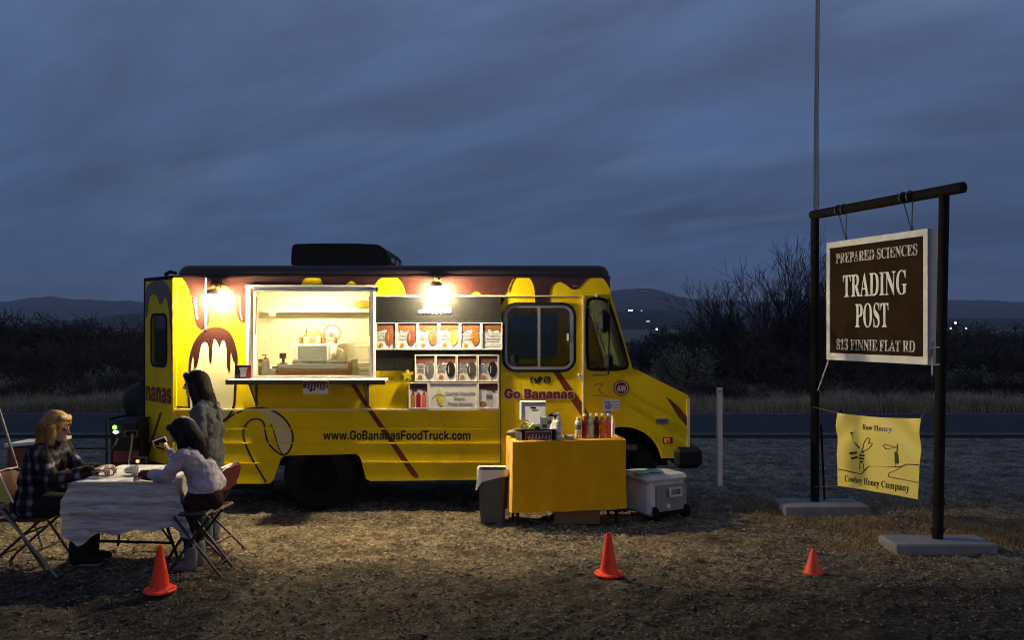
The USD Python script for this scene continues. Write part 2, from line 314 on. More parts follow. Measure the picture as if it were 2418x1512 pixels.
def bx(x0, x1, y0, y1, z0, z1, r=0.0):
    if r <= 0:
        m = trimesh.creation.box((x1 - x0, y1 - y0, z1 - z0)); m.apply_translation(((x0 + x1) / 2, (y0 + y1) / 2, (z0 + z1) / 2)); return m
    pts = []
    for a in (x0, x1):
        for b in (y0, y1):
            for c in (z0, z1):
                q = np.array([a, b, c]); mid = np.array([(x0 + x1) / 2, (y0 + y1) / 2, (z0 + z1) / 2])
                s = np.sign(mid - q)
                for d in ((1, 1, 0.29), (1, 0.29, 1), (0.29, 1, 1), (0.0, 1, 1), (1, 0, 1), (1, 1, 0)):
                    pts.append(q + s * r * (np.array(d)))
    return m3.Manifold.hull_points(np.array(pts))
def seg(p0, p1, r0, r1=None, n=8):
    """A tapered tube from p0 to p1."""
    r1 = r0 if r1 is None else r1
    p0, p1 = np.asarray(p0, float), np.asarray(p1, float)
    return tubes([(p0, p1, r0, r1)], n, caps=True)
def tubes(segs, n=4, caps=False):
    P0 = np.array([s[0] for s in segs], float); P1 = np.array([s[1] for s in segs], float)
    R0 = np.array([s[2] for s in segs], float); R1 = np.array([s[3] for s in segs], float)
    d = P1 - P0; d /= np.maximum(np.linalg.norm(d, axis=1, keepdims=True), 1e-9)
    a = np.where(np.abs(d[:, 2:3]) < 0.9, np.array([[0, 0, 1.0]]), np.array([[1.0, 0, 0]]))
    u = np.cross(d, a); u /= np.linalg.norm(u, axis=1, keepdims=True); w = np.cross(d, u)
    th = np.arange(n) / n * 2 * np.pi
    ring = u[:, None] * np.cos(th)[None, :, None] + w[:, None] * np.sin(th)[None, :, None]
    A = P0[:, None] + ring * R0[:, None, None]; B = P1[:, None] + ring * R1[:, None, None]
    k = len(segs); v = np.concatenate([A, B], 1)
    i = np.arange(n); j = (i + 1) % n
    f = np.concatenate([np.stack([i, i + n, j], 1), np.stack([j, i + n, j + n], 1)])
    if caps:
        f = np.concatenate([f, np.stack([np.zeros(n - 2, int), i[1:-1], i[2:]], 1), np.stack([np.full(n - 2, n), i[2:] + n, i[1:-1] + n], 1)])
    F = f[None] + (np.arange(k) * 2 * n)[:, None, None]
    return trimesh.Trimesh(v.reshape(-1, 3), F.reshape(-1, 3), process=False)
def path(pts, r, n=8):
    """A round tube along a polyline with spherical joints."""
    out = [tubes([(pts[i], pts[i + 1], r, r) for i in range(len(pts) - 1)], n, caps=True)]
    for p in pts[1:-1]:
        s = trimesh.creation.icosphere(1, r * 1.0); s.apply_translation(p); out.append(s)
    return trimesh.util.concatenate(out)
def cyl(c, r, h, axis="z", n=24, r2=None):
    c = np.array(c, float); e = {"x": (1, 0, 0), "y": (0, 1, 0), "z": (0, 0, 1)}[axis]; e = np.array(e, float)
    return tubes([(c - e * h / 2, c + e * h / 2, r, r if r2 is None else r2)], n, caps=True)
def lathe(c, prof, n=20):
    """Revolve (r, z) pairs about the vertical through c."""
    prof = np.array(prof, float); th = np.arange(n) / n * 2 * np.pi
    v = np.stack([prof[:, None, 0] * np.cos(th), prof[:, None, 0] * np.sin(th), np.repeat(prof[:, 1:2], n, 1)], -1).reshape(-1, 3) + np.array(c)
    f = []
    for i in range(len(prof) - 1):
        for k in range(n):
            a, b = i * n + k, i * n + (k + 1) % n
            f += [(a, b, b + n), (a, b + n, a + n)]
    return trimesh.Trimesh(v, np.array(f), process=False)
def polys(g):
    if g.is_empty: return []
    return [x for x in getattr(g, "geoms", [g]) if x.geom_type == "Polygon" and x.area > 1e-8]
def extr(g, t):
    ms = [trimesh.creation.extrude_polygon(q, t, engine="earcut") for q in polys(g)]
    return trimesh.util.concatenate(ms)
def ball(c, r, sc=(1, 1, 1), n=24):
    return m3.Manifold.sphere(float(r), n).scale([float(s) for s in sc]).translate([float(x) for x in c])
# lettering
FONTS = glob.glob("/opt/blender-*/*/datafiles/fonts")[0] + "/"
def _math(s, A, a, d):
    return "".join(chr(A + ord(c) - 65) if "A" <= c <= "Z" else chr(a + ord(c) - 97) if "a" <= c <= "z" else chr(d + ord(c) - 48) if d and c.isdigit() else c for c in s)
def letters(text, style="sans", simp=0.6):
    """Lettering as flat shapes, 70 units to a capital's height, y up."""
    from PIL import Image, ImageDraw, ImageFont
    if style == "serif":
        f = ImageFont.truetype(FONTS + "NotoSansMath-Regular.woff2", 98); text = _math(text, 0x1D400, 0x1D41A, 0x1D7CE)
    elif style == "script":
        f = ImageFont.truetype(FONTS + "NotoSansMath-Regular.woff2", 98); text = _math(text, 0x1D4D0, 0x1D4EA, 0)
    else:
        f = ImageFont.truetype(FONTS + "Inter.woff2", 96); f.set_variation_by_axes([32, 800 if style == "bold" else 900 if style == "black" else 500])
    x0, y0, x1, y1 = f.getbbox(text, anchor="ls")
    im = Image.new("L", (x1 - x0 + 8, y1 - y0 + 8))
    ImageDraw.Draw(im).text((4 - x0, 4 - y0), text, 255, font=f, anchor="ls")
    on = np.pad(np.asarray(im) > 127, ((0, 0), (1, 1))).astype(np.int8)
    rows, st = np.nonzero(np.diff(on, axis=1) == 1); en = np.nonzero(np.diff(on, axis=1) == -1)[1]
    g = shapely.union_all(shapely.box(st, -rows - 1, en, -rows)).buffer(0.6).buffer(-0.6).simplify(simp)
    return affinity.translate(g, 0, 4 - y0)
def fit(g, x0, y0, x1, y1):
    """Stretch a shape into a box."""
    a, b, c, d = g.bounds
    return affinity.affine_transform(g, [(x1 - x0) / (c - a), 0, 0, (y1 - y0) / (d - b), x0 - a * (x1 - x0) / (c - a), y0 - b * (y1 - y0) / (d - b)])
def W(px, py, d):
    """The point at depth d that the layout puts at (px, py)."""
    return np.array([(px - CX) * d / FPX, d, EYE - (py - HY) * d / FPX])
def G(px, py):
    return W(px, py, FPX * EYE / (py - HY))
def chaikin(pts, k=2, closed=True):
    p = np.array(pts, float)
    for _ in range(k):
        q = np.roll(p, -1, 0) if closed else p[1:]
        a = p if closed else p[:-1]
        n = np.empty((2 * len(a), 2)); n[0::2] = 0.75 * a + 0.25 * q; n[1::2] = 0.25 * a + 0.75 * q
        p = n if closed else np.vstack([p[:1], n, p[-1:]])
    return p
def rrect(x0, y0, x1, y1, r):
    return sbox(x0 + r, y0 + r, x1 - r, y1 - r).buffer(r, quad_segs=6)

# ================================================================ the setting
rng = np.random.default_rng(11)
def ground_z(X, Y):
    X, Y = np.asarray(X, float), np.asarray(Y, float)
    p = np.stack([X, Y, 0 * X], -1)
    near = np.clip((14.0 - Y) / 2.0, 0, 1)
    a = (meshkit.fbm(p * 0.9 + 7, 3, 3) - 0.5) * 0.045 + (meshkit.fbm(p * 3.6, 3, 5) - 0.5) * 0.055 + (meshkit.fbm(p * 15.0, 3, 8) - 0.5) * 0.045
    far = np.clip((Y - 19.5) / 6, 0, 1) * np.clip((400 - Y) / 300, 0, 1)
    return a * near - 0.010 + (meshkit.fbm(p * 0.12 + 3, 3, 9) - 0.5) * 0.5 * far - 0.012 * (1 - near)
xs = np.concatenate([[-6000, -3000, -1200, -500, -250, -120, -60, -40, -26, -18, -12, -9, -7], np.arange(-6, 6.5, 0.032), [7, 8, 9.5, 12, 16, 22, 30, 45, 70, 130, 260, 520, 1250, 3000, 6000]])
ys = np.concatenate([[-800, -200, -60, -20, -6, 0, 2.5, 4], np.arange(4.6, 9.6, 0.030), np.arange(9.6, 14, 0.09), np.arange(14.2, 19, 0.6), np.arange(19.4, 40, 0.8), [44, 50, 60, 75, 100, 140, 200, 300, 450, 700, 1100, 1700, 2600, 4000, 5600]])
XX, YY = np.meshgrid(xs, ys)
ZZ = ground_z(XX, YY)
nx, ny = len(xs), len(ys)
idx = np.arange(nx * ny).reshape(ny, nx)
q = np.stack([idx[:-1, :-1], idx[:-1, 1:], idx[1:, 1:], idx[1:, :-1]], -1).reshape(-1, 4)
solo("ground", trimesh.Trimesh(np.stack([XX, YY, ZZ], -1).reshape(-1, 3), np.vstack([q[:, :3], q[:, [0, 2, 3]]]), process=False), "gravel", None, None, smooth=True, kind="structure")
solo("road", bx(-70, 70, 14.45, 18.3, -0.05, 0.035), "asphalt", None, None, kind="structure")
put("edge_line", bx(-70, 70, 14.58, 14.70, 0.03, 0.039), "road_line", "/World/road")
put("edge_line", bx(-70, 70, 18.02, 18.12, 0.03, 0.039), "road_line", "/World/road")

def scatter(name, proto, material, pts, rot, scale, label, cat, parent="/World"):
    """One PointInstancer for what nobody could count."""
    p = numbered(parent, name)
    pi = UsdGeom.PointInstancer.Define(stage, p)
    protos = []
    for k, m in enumerate(proto):
        g = usdkit.mesh(stage, f"{p}/piece_{k:03d}", m, M[material], smooth=False)
        protos.append(g.GetPath())
    pi.CreatePrototypesRel().SetTargets(protos)
    n = len(pts)
    pi.CreateProtoIndicesAttr(Vt.IntArray.FromNumpy((np.arange(n) % len(proto)).astype(np.int32)))
    pi.CreatePositionsAttr(Vt.Vec3fArray.FromNumpy(pts.astype(np.float32)))
    h = rot / 2
    qs = np.stack([np.cos(h), 0 * h, 0 * h, np.sin(h)], -1)
    pi.CreateOrientationsAttr(Vt.QuathArray([Gf.Quath(float(a), float(b), float(c), float(d)) for a, b, c, d in qs]))
    sc = scale if scale.ndim == 2 else np.repeat(scale[:, None], 3, 1)
    pi.CreateScalesAttr(Vt.Vec3fArray.FromNumpy(sc.astype(np.float32)))
    tag(pi.GetPrim(), label, cat, kind="stuff")
    return p
def stone_mesh(seed):
    r = np.random.default_rng(seed)
    return m3.Manifold.hull_points(r.normal(size=(11, 3)) / 1.6 * np.array([1, 0.8, 0.55]))
n = 60000
py_ = rng.uniform(1185, 1530, n); px_ = rng.uniform(-60, 2480, n)
d_ = FPX * EYE / (py_ - HY)
keep = rng.random(n) < np.minimum(1, (d_ / 8.5) ** 2.2)         # about even over the ground itself
X_, Y_ = ((px_ - CX) * d_ / FPX)[keep], d_[keep]
m_ = meshkit.fbm(np.stack([X_ * 0.8, Y_ * 0.8, 0 * X_], -1), 3, 21) + rng.normal(0, 0.12, len(X_)) > 0.40
X_, Y_ = X_[m_], Y_[m_]
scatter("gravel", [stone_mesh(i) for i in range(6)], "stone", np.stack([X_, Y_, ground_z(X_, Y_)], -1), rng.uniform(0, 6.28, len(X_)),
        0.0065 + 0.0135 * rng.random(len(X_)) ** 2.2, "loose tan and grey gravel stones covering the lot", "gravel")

# grass
def blades(n, h, spread, lean, w, seed, bend=0.4):
    r = np.random.default_rng(seed); out = []
    a = r.uniform(0, 6.28, n); base = np.stack([r.normal(0, spread, n), r.normal(0, spread, n), np.zeros(n) - 0.01], -1)
    hh = h * r.uniform(0.5, 1.1, n); ln = lean * r.uniform(0.2, 1.3, n)
    side = np.stack([-np.sin(a), np.cos(a), 0 * a], -1); out_ = np.stack([np.cos(a), np.sin(a), 0 * a], -1)
    mid = base + out_ * (ln * 0.35 * hh)[:, None] + np.array([0, 0, 1]) * (hh * 0.6)[:, None]
    tip = base + out_ * (ln * hh)[:, None] + np.array([0, 0, 1]) * (hh * (1 - bend * ln ** 2))[:, None]
    v = np.stack([base - side * w, base + side * w, mid - side * w * 0.7, mid + side * w * 0.7, tip], 1).reshape(-1, 3)
    f = (np.array([[0, 1, 3], [0, 3, 2], [2, 3, 4]])[None] + (np.arange(n) * 5)[:, None, None]).reshape(-1, 3)
    return trimesh.Trimesh(v, f, process=False)
n = 5200
px_ = rng.uniform(1700, 2520, n); py_ = rng.uniform(1145, 1345, n)
d_ = FPX * EYE / (py_ - HY); X_ = (px_ - CX) * d_ / FPX
prob = np.exp(-(((py_ - (1205 + (px_ - 1800) * 0.135)) / 46.0) ** 2)) * np.clip((px_ - 1715) / 130, 0, 1)
prob *= np.clip(4.2 * meshkit.fbm(np.stack([X_ * 1.8, d_ * 1.8, 0 * d_], -1), 3, 4) - 1.45, 0, 1)
slabs = [(3.0, 3.93, 8.44, 8.86), (3.49, 4.42, 6.99, 7.34)]
ok = rng.random(n) < prob
for a, b, c, e in slabs: ok &= ~((X_ > a) & (X_ < b) & (d_ > c) & (d_ < e))
X_, Y_ = X_[ok], d_[ok]
scatter("dry_grass", [blades(24, 0.075, 0.06, 1.4, 0.0020, i) for i in range(4)], "stubble", np.stack([X_, Y_, ground_z(X_, Y_)], -1), rng.uniform(0, 6.28, len(X_)),
        rng.uniform(0.6, 1.25, len(X_)), "low golden dry grass around the concrete slabs of the hanging sign", "dry grass")
n = 9000
Y_ = 18.7 + 8.5 * rng.random(n) ** 1.4; X_ = rng.uniform(-17, 19, n) * Y_ / 21
k_ = meshkit.fbm(np.stack([X_ * 0.35, Y_ * 0.5, 0 * X_], -1), 3, 31) + rng.normal(0, 0.06, n) > 0.36
X_, Y_ = X_[k_], Y_[k_]
scatter("tall_grass", [blades(40, 0.55, 0.14, 0.75, 0.006, 40 + i) for i in range(4)], "tall_straw", np.stack([X_, Y_, ground_z(X_, Y_)], -1), rng.uniform(0, 6.28, len(X_)),
        rng.uniform(0.5, 1.0, len(X_)) * (0.35 + 1.25 * meshkit.fbm(np.stack([X_ * 0.55, Y_ * 0.7, 0 * X_], -1), 3, 61)), "tall dry straw coloured grass along the far side of the road", "tall grass")

n = 170
px_ = rng.uniform(-40, 1750, n); py_ = rng.uniform(1235, 1420, n); d_ = FPX * EYE / (py_ - HY); X_ = (px_ - CX) * d_ / FPX
k_ = meshkit.fbm(np.stack([X_ * 1.2, d_ * 1.2, 0 * X_], -1), 3, 77) > 0.46
X_, Y_ = X_[k_], d_[k_]
scatter("weed_tufts", [blades(14, 0.032, 0.018, 1.2, 0.0026, 80 + i) for i in range(3)], "brush_twig", np.stack([X_, Y_, ground_z(X_, Y_)], -1), rng.uniform(0, 6.28, len(X_)),
        rng.uniform(0.5, 1.3, len(X_)), "small dark dead weed tufts dotted over the lit gravel", "weeds")

# hills, far and nearer
def ridge(name, prof, d, depth, material, rough, seed):
    px = np.arange(-400, 2850, 12.0)
    py = np.interp(px, *np.array(prof, float).T)
    X = (px - CX) * d / FPX; H = EYE + (HY - py) * d / FPX
    rows = []
    for t in np.linspace(0, 1, 14):
        z = H * np.sin(t * np.pi / 2) ** 1.3
        Y = np.full_like(X, d - depth * (1 - t))
        p = np.stack([X / d * 40, Y / d * 40, 0 * X], -1)
        z = z + H.mean() * rough * (meshkit.fbm(p, 4, seed) - 0.5) * (0.25 + np.sin(t * np.pi)) - (1 - t) * 3
        rows.append(np.stack([X * Y / d, Y, z], -1))
    rows.append(np.stack([X, np.full_like(X, d + depth * 0.6), H * 0 - 5], -1))
    v = np.stack(rows); r, c = v.shape[:2]
    i = np.arange(r * c).reshape(r, c)
    q = np.stack([i[:-1, :-1], i[:-1, 1:], i[1:, 1:], i[1:, :-1]], -1).reshape(-1, 4)
    solo(name, trimesh.Trimesh(v.reshape(-1, 3), np.vstack([q[:, :3], q[:, [0, 2, 3]]]), process=False), material, None, None, smooth=True, kind="structure")
ridge("hills", [(-400, 718), (0, 716), (60, 708), (125, 704), (220, 712), (340, 715), (700, 705), (1100, 698), (1440, 690), (1530, 684), (1562, 690), (1592, 701), (1635, 709), (1700, 711), (1900, 716), (2240, 713), (2340, 711), (2418, 716), (2850, 720)], 3400, 1500, "far_hill", 0.22, 2)
ridge("foothills", [(-400, 760), (0, 762), (180, 757), (300, 742), (420, 735), (900, 740), (1440, 738), (1560, 733), (1700, 742), (2000, 748), (2240, 752), (2330, 753), (2850, 750)], 1500, 700, "near_hill", 0.30, 6)

# bare trees and brush
def branches(base, dirn, length, r, depth, R, out, spread=0.5, kids=(2, 4), shrink=0.72, up=0.12, tipr=0.004):
    n = 3 if depth > 1 else 2
    p = np.array(base, float); d = np.array(dirn, float); pts = [p]
    for i in range(n):
        d = d + R.normal(0, 0.14, 3) + np.array([0, 0, up]) * 0.5; d /= np.linalg.norm(d)
        p2 = p + d * length / n
        ra = r + (max(r * 0.6, tipr) - r) * i / n; rb = r + (max(r * 0.6, tipr) - r) * (i + 1) / n
        out.append((p, p2, ra, rb)); p = p2; pts.append((p, d, rb))
    if depth == 0: return
    for k in range(R.integers(*kids) + 1):
        q, dd, rr = pts[R.integers(1, len(pts))] if k else pts[-1]
        nd = dd + R.normal(0, spread, 3) + np.array([0, 0, up]); nd /= np.linalg.norm(nd)
        branches(q, nd, length * shrink * R.uniform(0.7, 1.15), max(rr * 0.68, tipr), depth - 1, R, out, spread, kids, shrink, up, tipr)
def bare_tree(px, base_y, d, top_py, stems, seed, label, width=0.5, lean=0.0, tipr=0.006):
    R = np.random.default_rng(seed)
    b = W(px, HY, d); b[2] = float(ground_z(b[0], d))
    H = EYE + (HY - top_py) * d / FPX - b[2]
    t = thing("bare_tree", label, "tree", b, "bare trees beyond the road")
    trunk, crown = [], []; kids_ = (3, 5)
    for s in range(stems):
        dirn = np.array([R.normal(lean, width), R.normal(0, 0.25), 1.0]); dirn /= np.linalg.norm(dirn)
        o = []
        branches((R.normal(0, 0.15), R.normal(0, 0.15), -0.05), dirn, H * 0.36, 0.075 * H / 5, 4, R, o, 0.42, kids_, 0.70, 0.22, tipr)
        trunk += o[:3]; crown += o[3:]
    top = max(max(s[1][2] for s in crown), 0.1); k = H / top
    sc = lambda S: [(a * k, b2 * k, r0, r1) for a, b2, r0, r1 in S]
    put("trunk", tubes(sc(trunk), 7, True), "bark", t, local=True)
    put("crown", tubes(sc(crown), 3), "twig", t, local=True, kind="stuff")
bare_tree(1855, 900, 27, 550, 8, 3, "tallest bare tree, many upright twigs, behind the left post of the hanging sign", 0.50)
bare_tree(1752, 900, 29, 640, 5, 8, "smaller bare tree with a leaning trunk left of the tallest tree", 0.30, -0.08)
bare_tree(1985, 900, 30, 668, 4, 14, "bare tree hidden mostly behind the brown hanging sign", 0.4)
bare_tree(185, 900, 44, 748, 4, 5, "low bare tree rising from the brush at the far left", 0.5)
def brush(seed, n, h, w, mt="brush_twig"):
    R = np.random.default_rng(seed); o = []
    for s in range(n):
        a = R.uniform(0, 6.28); dirn = np.array([np.cos(a) * R.uniform(0.1, 1.0), np.sin(a) * R.uniform(0.1, 1.0), 1.0]); dirn /= np.linalg.norm(dirn)
        branches((R.normal(0, w * 0.45), R.normal(0, w * 0.35), 0), dirn, h * R.uniform(0.3, 0.5), 0.022, 3, R, o, 0.60, (3, 5), 0.74, 0.06, 0.0075)
    v = np.array([s[1][2] for s in o]); k = h / v.max()
    return tubes([(a * k, b * k, r0, r1) for a, b, r0, r1 in o], 3)
protos = []
spots = []   # (px, depth, height scale, width scale, label)
left = [(-60, 27, 1.0), (20, 30, 1.25), (70, 25, 0.8), (115, 33, 1.2), (165, 26, 0.85), (215, 31, 1.05), (262, 27, 0.8), (300, 34, 1.0), (345, 29, 0.9), (395, 33, 1.0), (-20, 36, 1.5), (60, 38, 1.5), (140, 37, 1.45), (230, 38, 1.4), (310, 39, 1.4), (30, 21, 0.4), (118, 22, 0.5), (232, 21, 0.42), (318, 22, 0.5)]
right = [(1500, 36, 0.75), (1555, 40, 0.95), (1640, 33, 0.9), (1690, 27, 0.75), (1735, 34, 1.05), (1785, 26, 0.9), (1830, 31, 1.1), (1870, 25, 0.85), (1935, 29, 1.0), (1990, 26, 0.85), (2060, 30, 0.95), (2130, 27, 0.8), (2190, 33, 1.0), (2262, 28, 0.85), (2310, 33, 1.05), (2355, 26, 0.8), (2405, 30, 1.0), (2460, 27, 0.95), (1590, 44, 1.2), (1660, 42, 1.3), (1720, 40, 1.35), (1800, 38, 1.4), (1900, 38, 1.4), (2000, 39, 1.4), (2100, 40, 1.4), (2240, 42, 1.35), (2330, 40, 1.3), (2420, 41, 1.35), (1668, 21, 0.42), (1762, 20.5, 0.36), (1905, 21.5, 0.5), (2062, 20.5, 0.45), (2160, 21.5, 0.5), (2330, 22, 0.55), (2402, 21, 0.45)]
def words(px):
    if px < 500: return "dark leafless bush in the thicket at the far left, beyond the road", "leafless bushes left of the truck"
    if px < 1700: return "dark leafless bush in the thicket between the truck nose and the white post", "leafless bushes right of the truck nose"
    if px < 1930: return "dark leafless bush in the thicket under the tallest bare tree", "leafless bushes under the bare trees"
    if px < 2230: return "dark leafless bush in the thicket seen below the brown hanging sign", "leafless bushes behind the hanging sign"
    return "dark leafless bush in the thicket right of the right sign post", "leafless bushes at the right edge"
for side, rows in (("l", left), ("r", right)):
    for i, (px, d, s) in enumerate(rows):
        b = W(px, HY, d); b[2] = float(ground_z(b[0], d)) - 0.03
        k = i % 4
        lab, grp = words(px)
        if len(protos) <= k:
            t = thing("brush_shrub", lab, "shrub", b, grp); protos.append(t)
            put("twigs", brush(60 + k, 20, 2.0, 1.5), "brush_twig", t, local=True, kind="stuff")
            UsdGeom.Xformable(stage.GetPrimAtPath(t)).AddScaleOp().Set(Gf.Vec3f(s * 1.5, s * 1.3, s))
        else:
            again(protos[k], lab, b, float(rng.uniform(0, 360)), grp, (s * 1.6, s * 1.6, s))
def leafy(name, px, py0, py1, d, w, n, seed, label, leaf=0.05, mt="sage_leaf"):
    R = np.random.default_rng(seed)
    b = W(px, HY, d); b[2] = float(ground_z(b[0], d))
    top = EYE + (HY - py0) * d / FPX - b[2]
    t = thing(name, label, "shrub", b)
    cl = R.normal(size=(46, 3)); cl /= np.linalg.norm(cl, axis=1, keepdims=True)
    cl *= R.uniform(0.45, 0.95, (46, 1)); cl[:, 2] = np.abs(cl[:, 2])
    c = cl[R.integers(0, 46, n)] + R.normal(0, 0.13, (n, 3))
    c = c * np.array([w, w * 0.8, top * 0.92]) + np.array([0, 0, 0.05])
    u = R.normal(size=(n, 3)); u /= np.linalg.norm(u, axis=1, keepdims=True)
    k = np.cross(u, R.normal(size=(n, 3))); k /= np.linalg.norm(k, axis=1, keepdims=True)
    L = leaf * R.uniform(0.6, 1.3, (n, 1))
    v = np.stack([c - u * L, c + k * L * 0.45, c + u * L, c - k * L * 0.45], 1).reshape(-1, 3)
    f = (np.array([[0, 1, 2], [0, 2, 3]])[None] + (np.arange(n) * 4)[:, None, None]).reshape(-1, 3)
    put("foliage", trimesh.Trimesh(v, f, process=False), mt, t, local=True, kind="stuff")
    o = []
    for s in range(9):
        a = R.uniform(0, 6.28); dirn = np.array([np.cos(a), np.sin(a), 1.2]); dirn /= np.linalg.norm(dirn)
        branches((0, 0, 0), dirn, top * 0.55, 0.03, 1, R, o, 0.4)
    put("stems", tubes(o, 4), "bark", t, local=True)
leafy("leafy_shrub", 1612, 792, 880, 24, 1.05, 5200, 5, "rounded grey green leafy shrub just right of the truck nose", 0.045)
leafy("leafy_shrub", 2290, 868, 950, 22.5, 1.0, 2600, 6, "low grey green leafy shrub right of the hanging sign", 0.045)
leafy("leafy_shrub", 268, 862, 930, 23, 0.9, 2600, 7, "low grey green leafy shrub left of the open rear door", 0.045)
# pale rail fence beyond the brush
f0, f1 = W(1440, 856, 38), W(1840, 861, 38)
fence = thing("rail_fence", "long pale horizontal rail glimpsed through the brush right of the truck", "fence", (f0[0], 38, 0))
put("rail", tubes([(f0, f1, 0.035, 0.035)], 6, True), "pale_pole", fence)
for k in range(5):
    p = f0 + (f1 - f0) * (k + 0.5) / 5; put("post", tubes([((p[0], 38.06, -0.1), (p[0], 38.06, p[2] + 0.05), 0.04, 0.04)], 6, True), "bark", fence)
# lights of far houses
def far_lamp(px, py, d, r, label, m="far_light", sx=1.0):
    p = W(px, py, d)
    t = thing("distant_lamp", label, "lamp", (p[0], p[1], float(min(p[2] - 1, 0))), "lights of far houses")
    put("lamp_globe", ball(p, r, (sx, 1, 1), 10), m, t)
    put("lamp_pole", tubes([((p[0], d, min(p[2] - 5, 0)), (p[0], d, p[2] - r), 0.05, 0.05)], 5), "bark", t)
far_lamp(1551, 778, 300, 0.42, "small white light low in the valley just right of the windshield pillar")
far_lamp(1489, 733, 700, 0.7, "long white light highest on the slope right of the truck roof", "far_light", 3.2)
far_lamp(1515, 734, 690, 0.5, "dim white light right of the long one on the slope", "far_light_dim", 1.5)
far_lamp(1530, 759, 500, 0.5, "dim pinkish light above the low valley light", "far_light_dim", 2.6)
far_lamp(2244, 776, 300, 0.42, "white light touching the right sign post, lower left of three")
far_lamp(2256, 763, 320, 0.42, "white light uppermost of three right of the sign post")
far_lamp(2282, 776, 300, 0.42, "white light rightmost of three right of the sign post")
far_lamp(1954, 773, 300, 0.25, "tiny white light between the left post and the brown sign")

# air
HZ = (-7000, 7000, -900, 6200, -9.0, 260.0)
M["air"] = usdkit.material(stage, "/World/Looks/air", {"v": ("principled_volume", {"color": (0.75, 0.85, 1.0), "density": 0.00016, "anisotropy": 0.0})}, [], volume="v.volume")
solo("haze", bx(*HZ), "air", None, None, kind="stuff")

# ================================================================ the truck
YT = 8.57
S_ = FPX / YT
tx = lambda px: (px - CX) / S_
tz = lambda py: EYE - (py - HY) / S_
def TP(pts):
    return Polygon([(tx(a), tz(b)) for a, b in pts])
def tbox(x0, y0, x1, y1): return sbox(tx(x0), tz(y1), tx(x1), tz(y0))
def trr(x0, y0, x1, y1, r): return rrect(tx(x0), tz(y1), tx(x1), tz(y0), r / S_)
def plate(g, y, t):
    """A flat piece of outline g (X, Z) whose back lies at depth y and whose front is t nearer the viewer."""
    m = extr(g, t); v = m.vertices
    return trimesh.Trimesh(np.stack([v[:, 0], y - v[:, 2], v[:, 1]], -1), m.faces, process=False)
def line(pts, w, smooth=2, closed=False):
    p = chaikin([(tx(a), tz(b)) for a, b in pts], smooth, closed)
    return LineString(p).buffer(w / S_ / 2, cap_style=1, quad_segs=4)
YB = YT + 2.1
XR, XF = tx(410), tx(1441)
truck = thing("food_truck", "yellow step van food truck with chocolate drip roof and lit serving window", "food truck", ((XR + tx(1628)) / 2, (YT + YB) / 2, 0))

arch_f = [(1473 + 91 * math.cos(a), 1100 - 91 * math.sin(a)) for a in np.linspace(0.18, math.pi - 0.05, 18)]
outline = [(410, 1143), (410, 655), (1441, 655), (1442, 692), (1494, 871), (1507, 875), (1623, 933), (1628, 940), (1628, 1083), (1566, 1083)] + arch_f + [(1381, 1131), (874, 1137), (864, 1131), (851, 1082), (842, 1073), (672, 1077), (661, 1086), (645, 1135), (636, 1143)]
side = TP(outline)
serve = tbox(597, 688, 877, 889)
cabw = trr(1192, 721, 1354, 873, 26)
quarter = TP(chaikin([(1388, 712), (1400, 706), (1428, 709), (1438, 716), (1481, 858), (1477, 871), (1400, 872), (1388, 868)], 1))
put("side_wall", plate(side.difference(unary_union([serve, cabw, quarter])), YT + 0.04, 0.04), "yellow_paint", truck)
# the far side, with its own cab window
farw = trr(1200, 735, 1345, 865, 22)
put("far_side_wall", plate(side.difference(farw), YB, 0.04), "yellow_paint", truck)
put("window_pane", plate(farw, YB - 0.012, 0.005), "pane_grey", truck, label="window pane of the far cab door")
# roof: a rounded slab over the rail
rf = bx(XR, XF, YT, YB, tz(655) - 0.2, tz(625), 0.13)
rf = m3.Manifold.hull(sum([ball((x, y, z), 0.115, n=20) for x in (XR + 0.13, XF - 0.115) for y in (YT + 0.112, YB - 0.112) for z in (tz(625) - 0.115,)], m3.Manifold()) + sum([ball((x, y, tz(690)), 0.03, n=8) for x in (XR + 0.032, XF - 0.03) for y in (YT + 0.027, YB - 0.027)], m3.Manifold()))
rf = rf ^ m3.Manifold.cube([20, 20, 5]).translate([-10, 0, tz(655) + 0.002])
roof = put("roof", rf, "brown_roof", truck, smooth=40)
HS = (YT + 0.35) / YT
hump = [(CX + (a - CX) * HS, HY + (b - HY) * HS) for a, b in [(687, 625), (688, 592), (691, 580), (699, 575), (884, 575), (902, 582), (915, 598), (922, 625)]]
hump[0] = (hump[0][0], 622); hump[-1] = (hump[-1][0], 622)
hp = TP(chaikin([(a, b + 8 if b == 622 else b) for a, b in hump], 1))
hm = extr(hp, 1.2); hv = hm.vertices
put("roof_unit", trimesh.Trimesh(np.stack([hv[:, 0], YT + 0.35 + 1.2 - hv[:, 2], hv[:, 1]], -1), hm.faces, process=False), "roof_unit_paint", roof, smooth=35)
for yy in (YT + 0.45, YT + 0.8, YT + 1.15):
    put("vent_slot", bx(tx(hump[-1][0]) - 0.006, tx(hump[-1][0]) + 0.004, yy, yy + 0.2, tz(612), tz(600)), "grey_trim", roof)
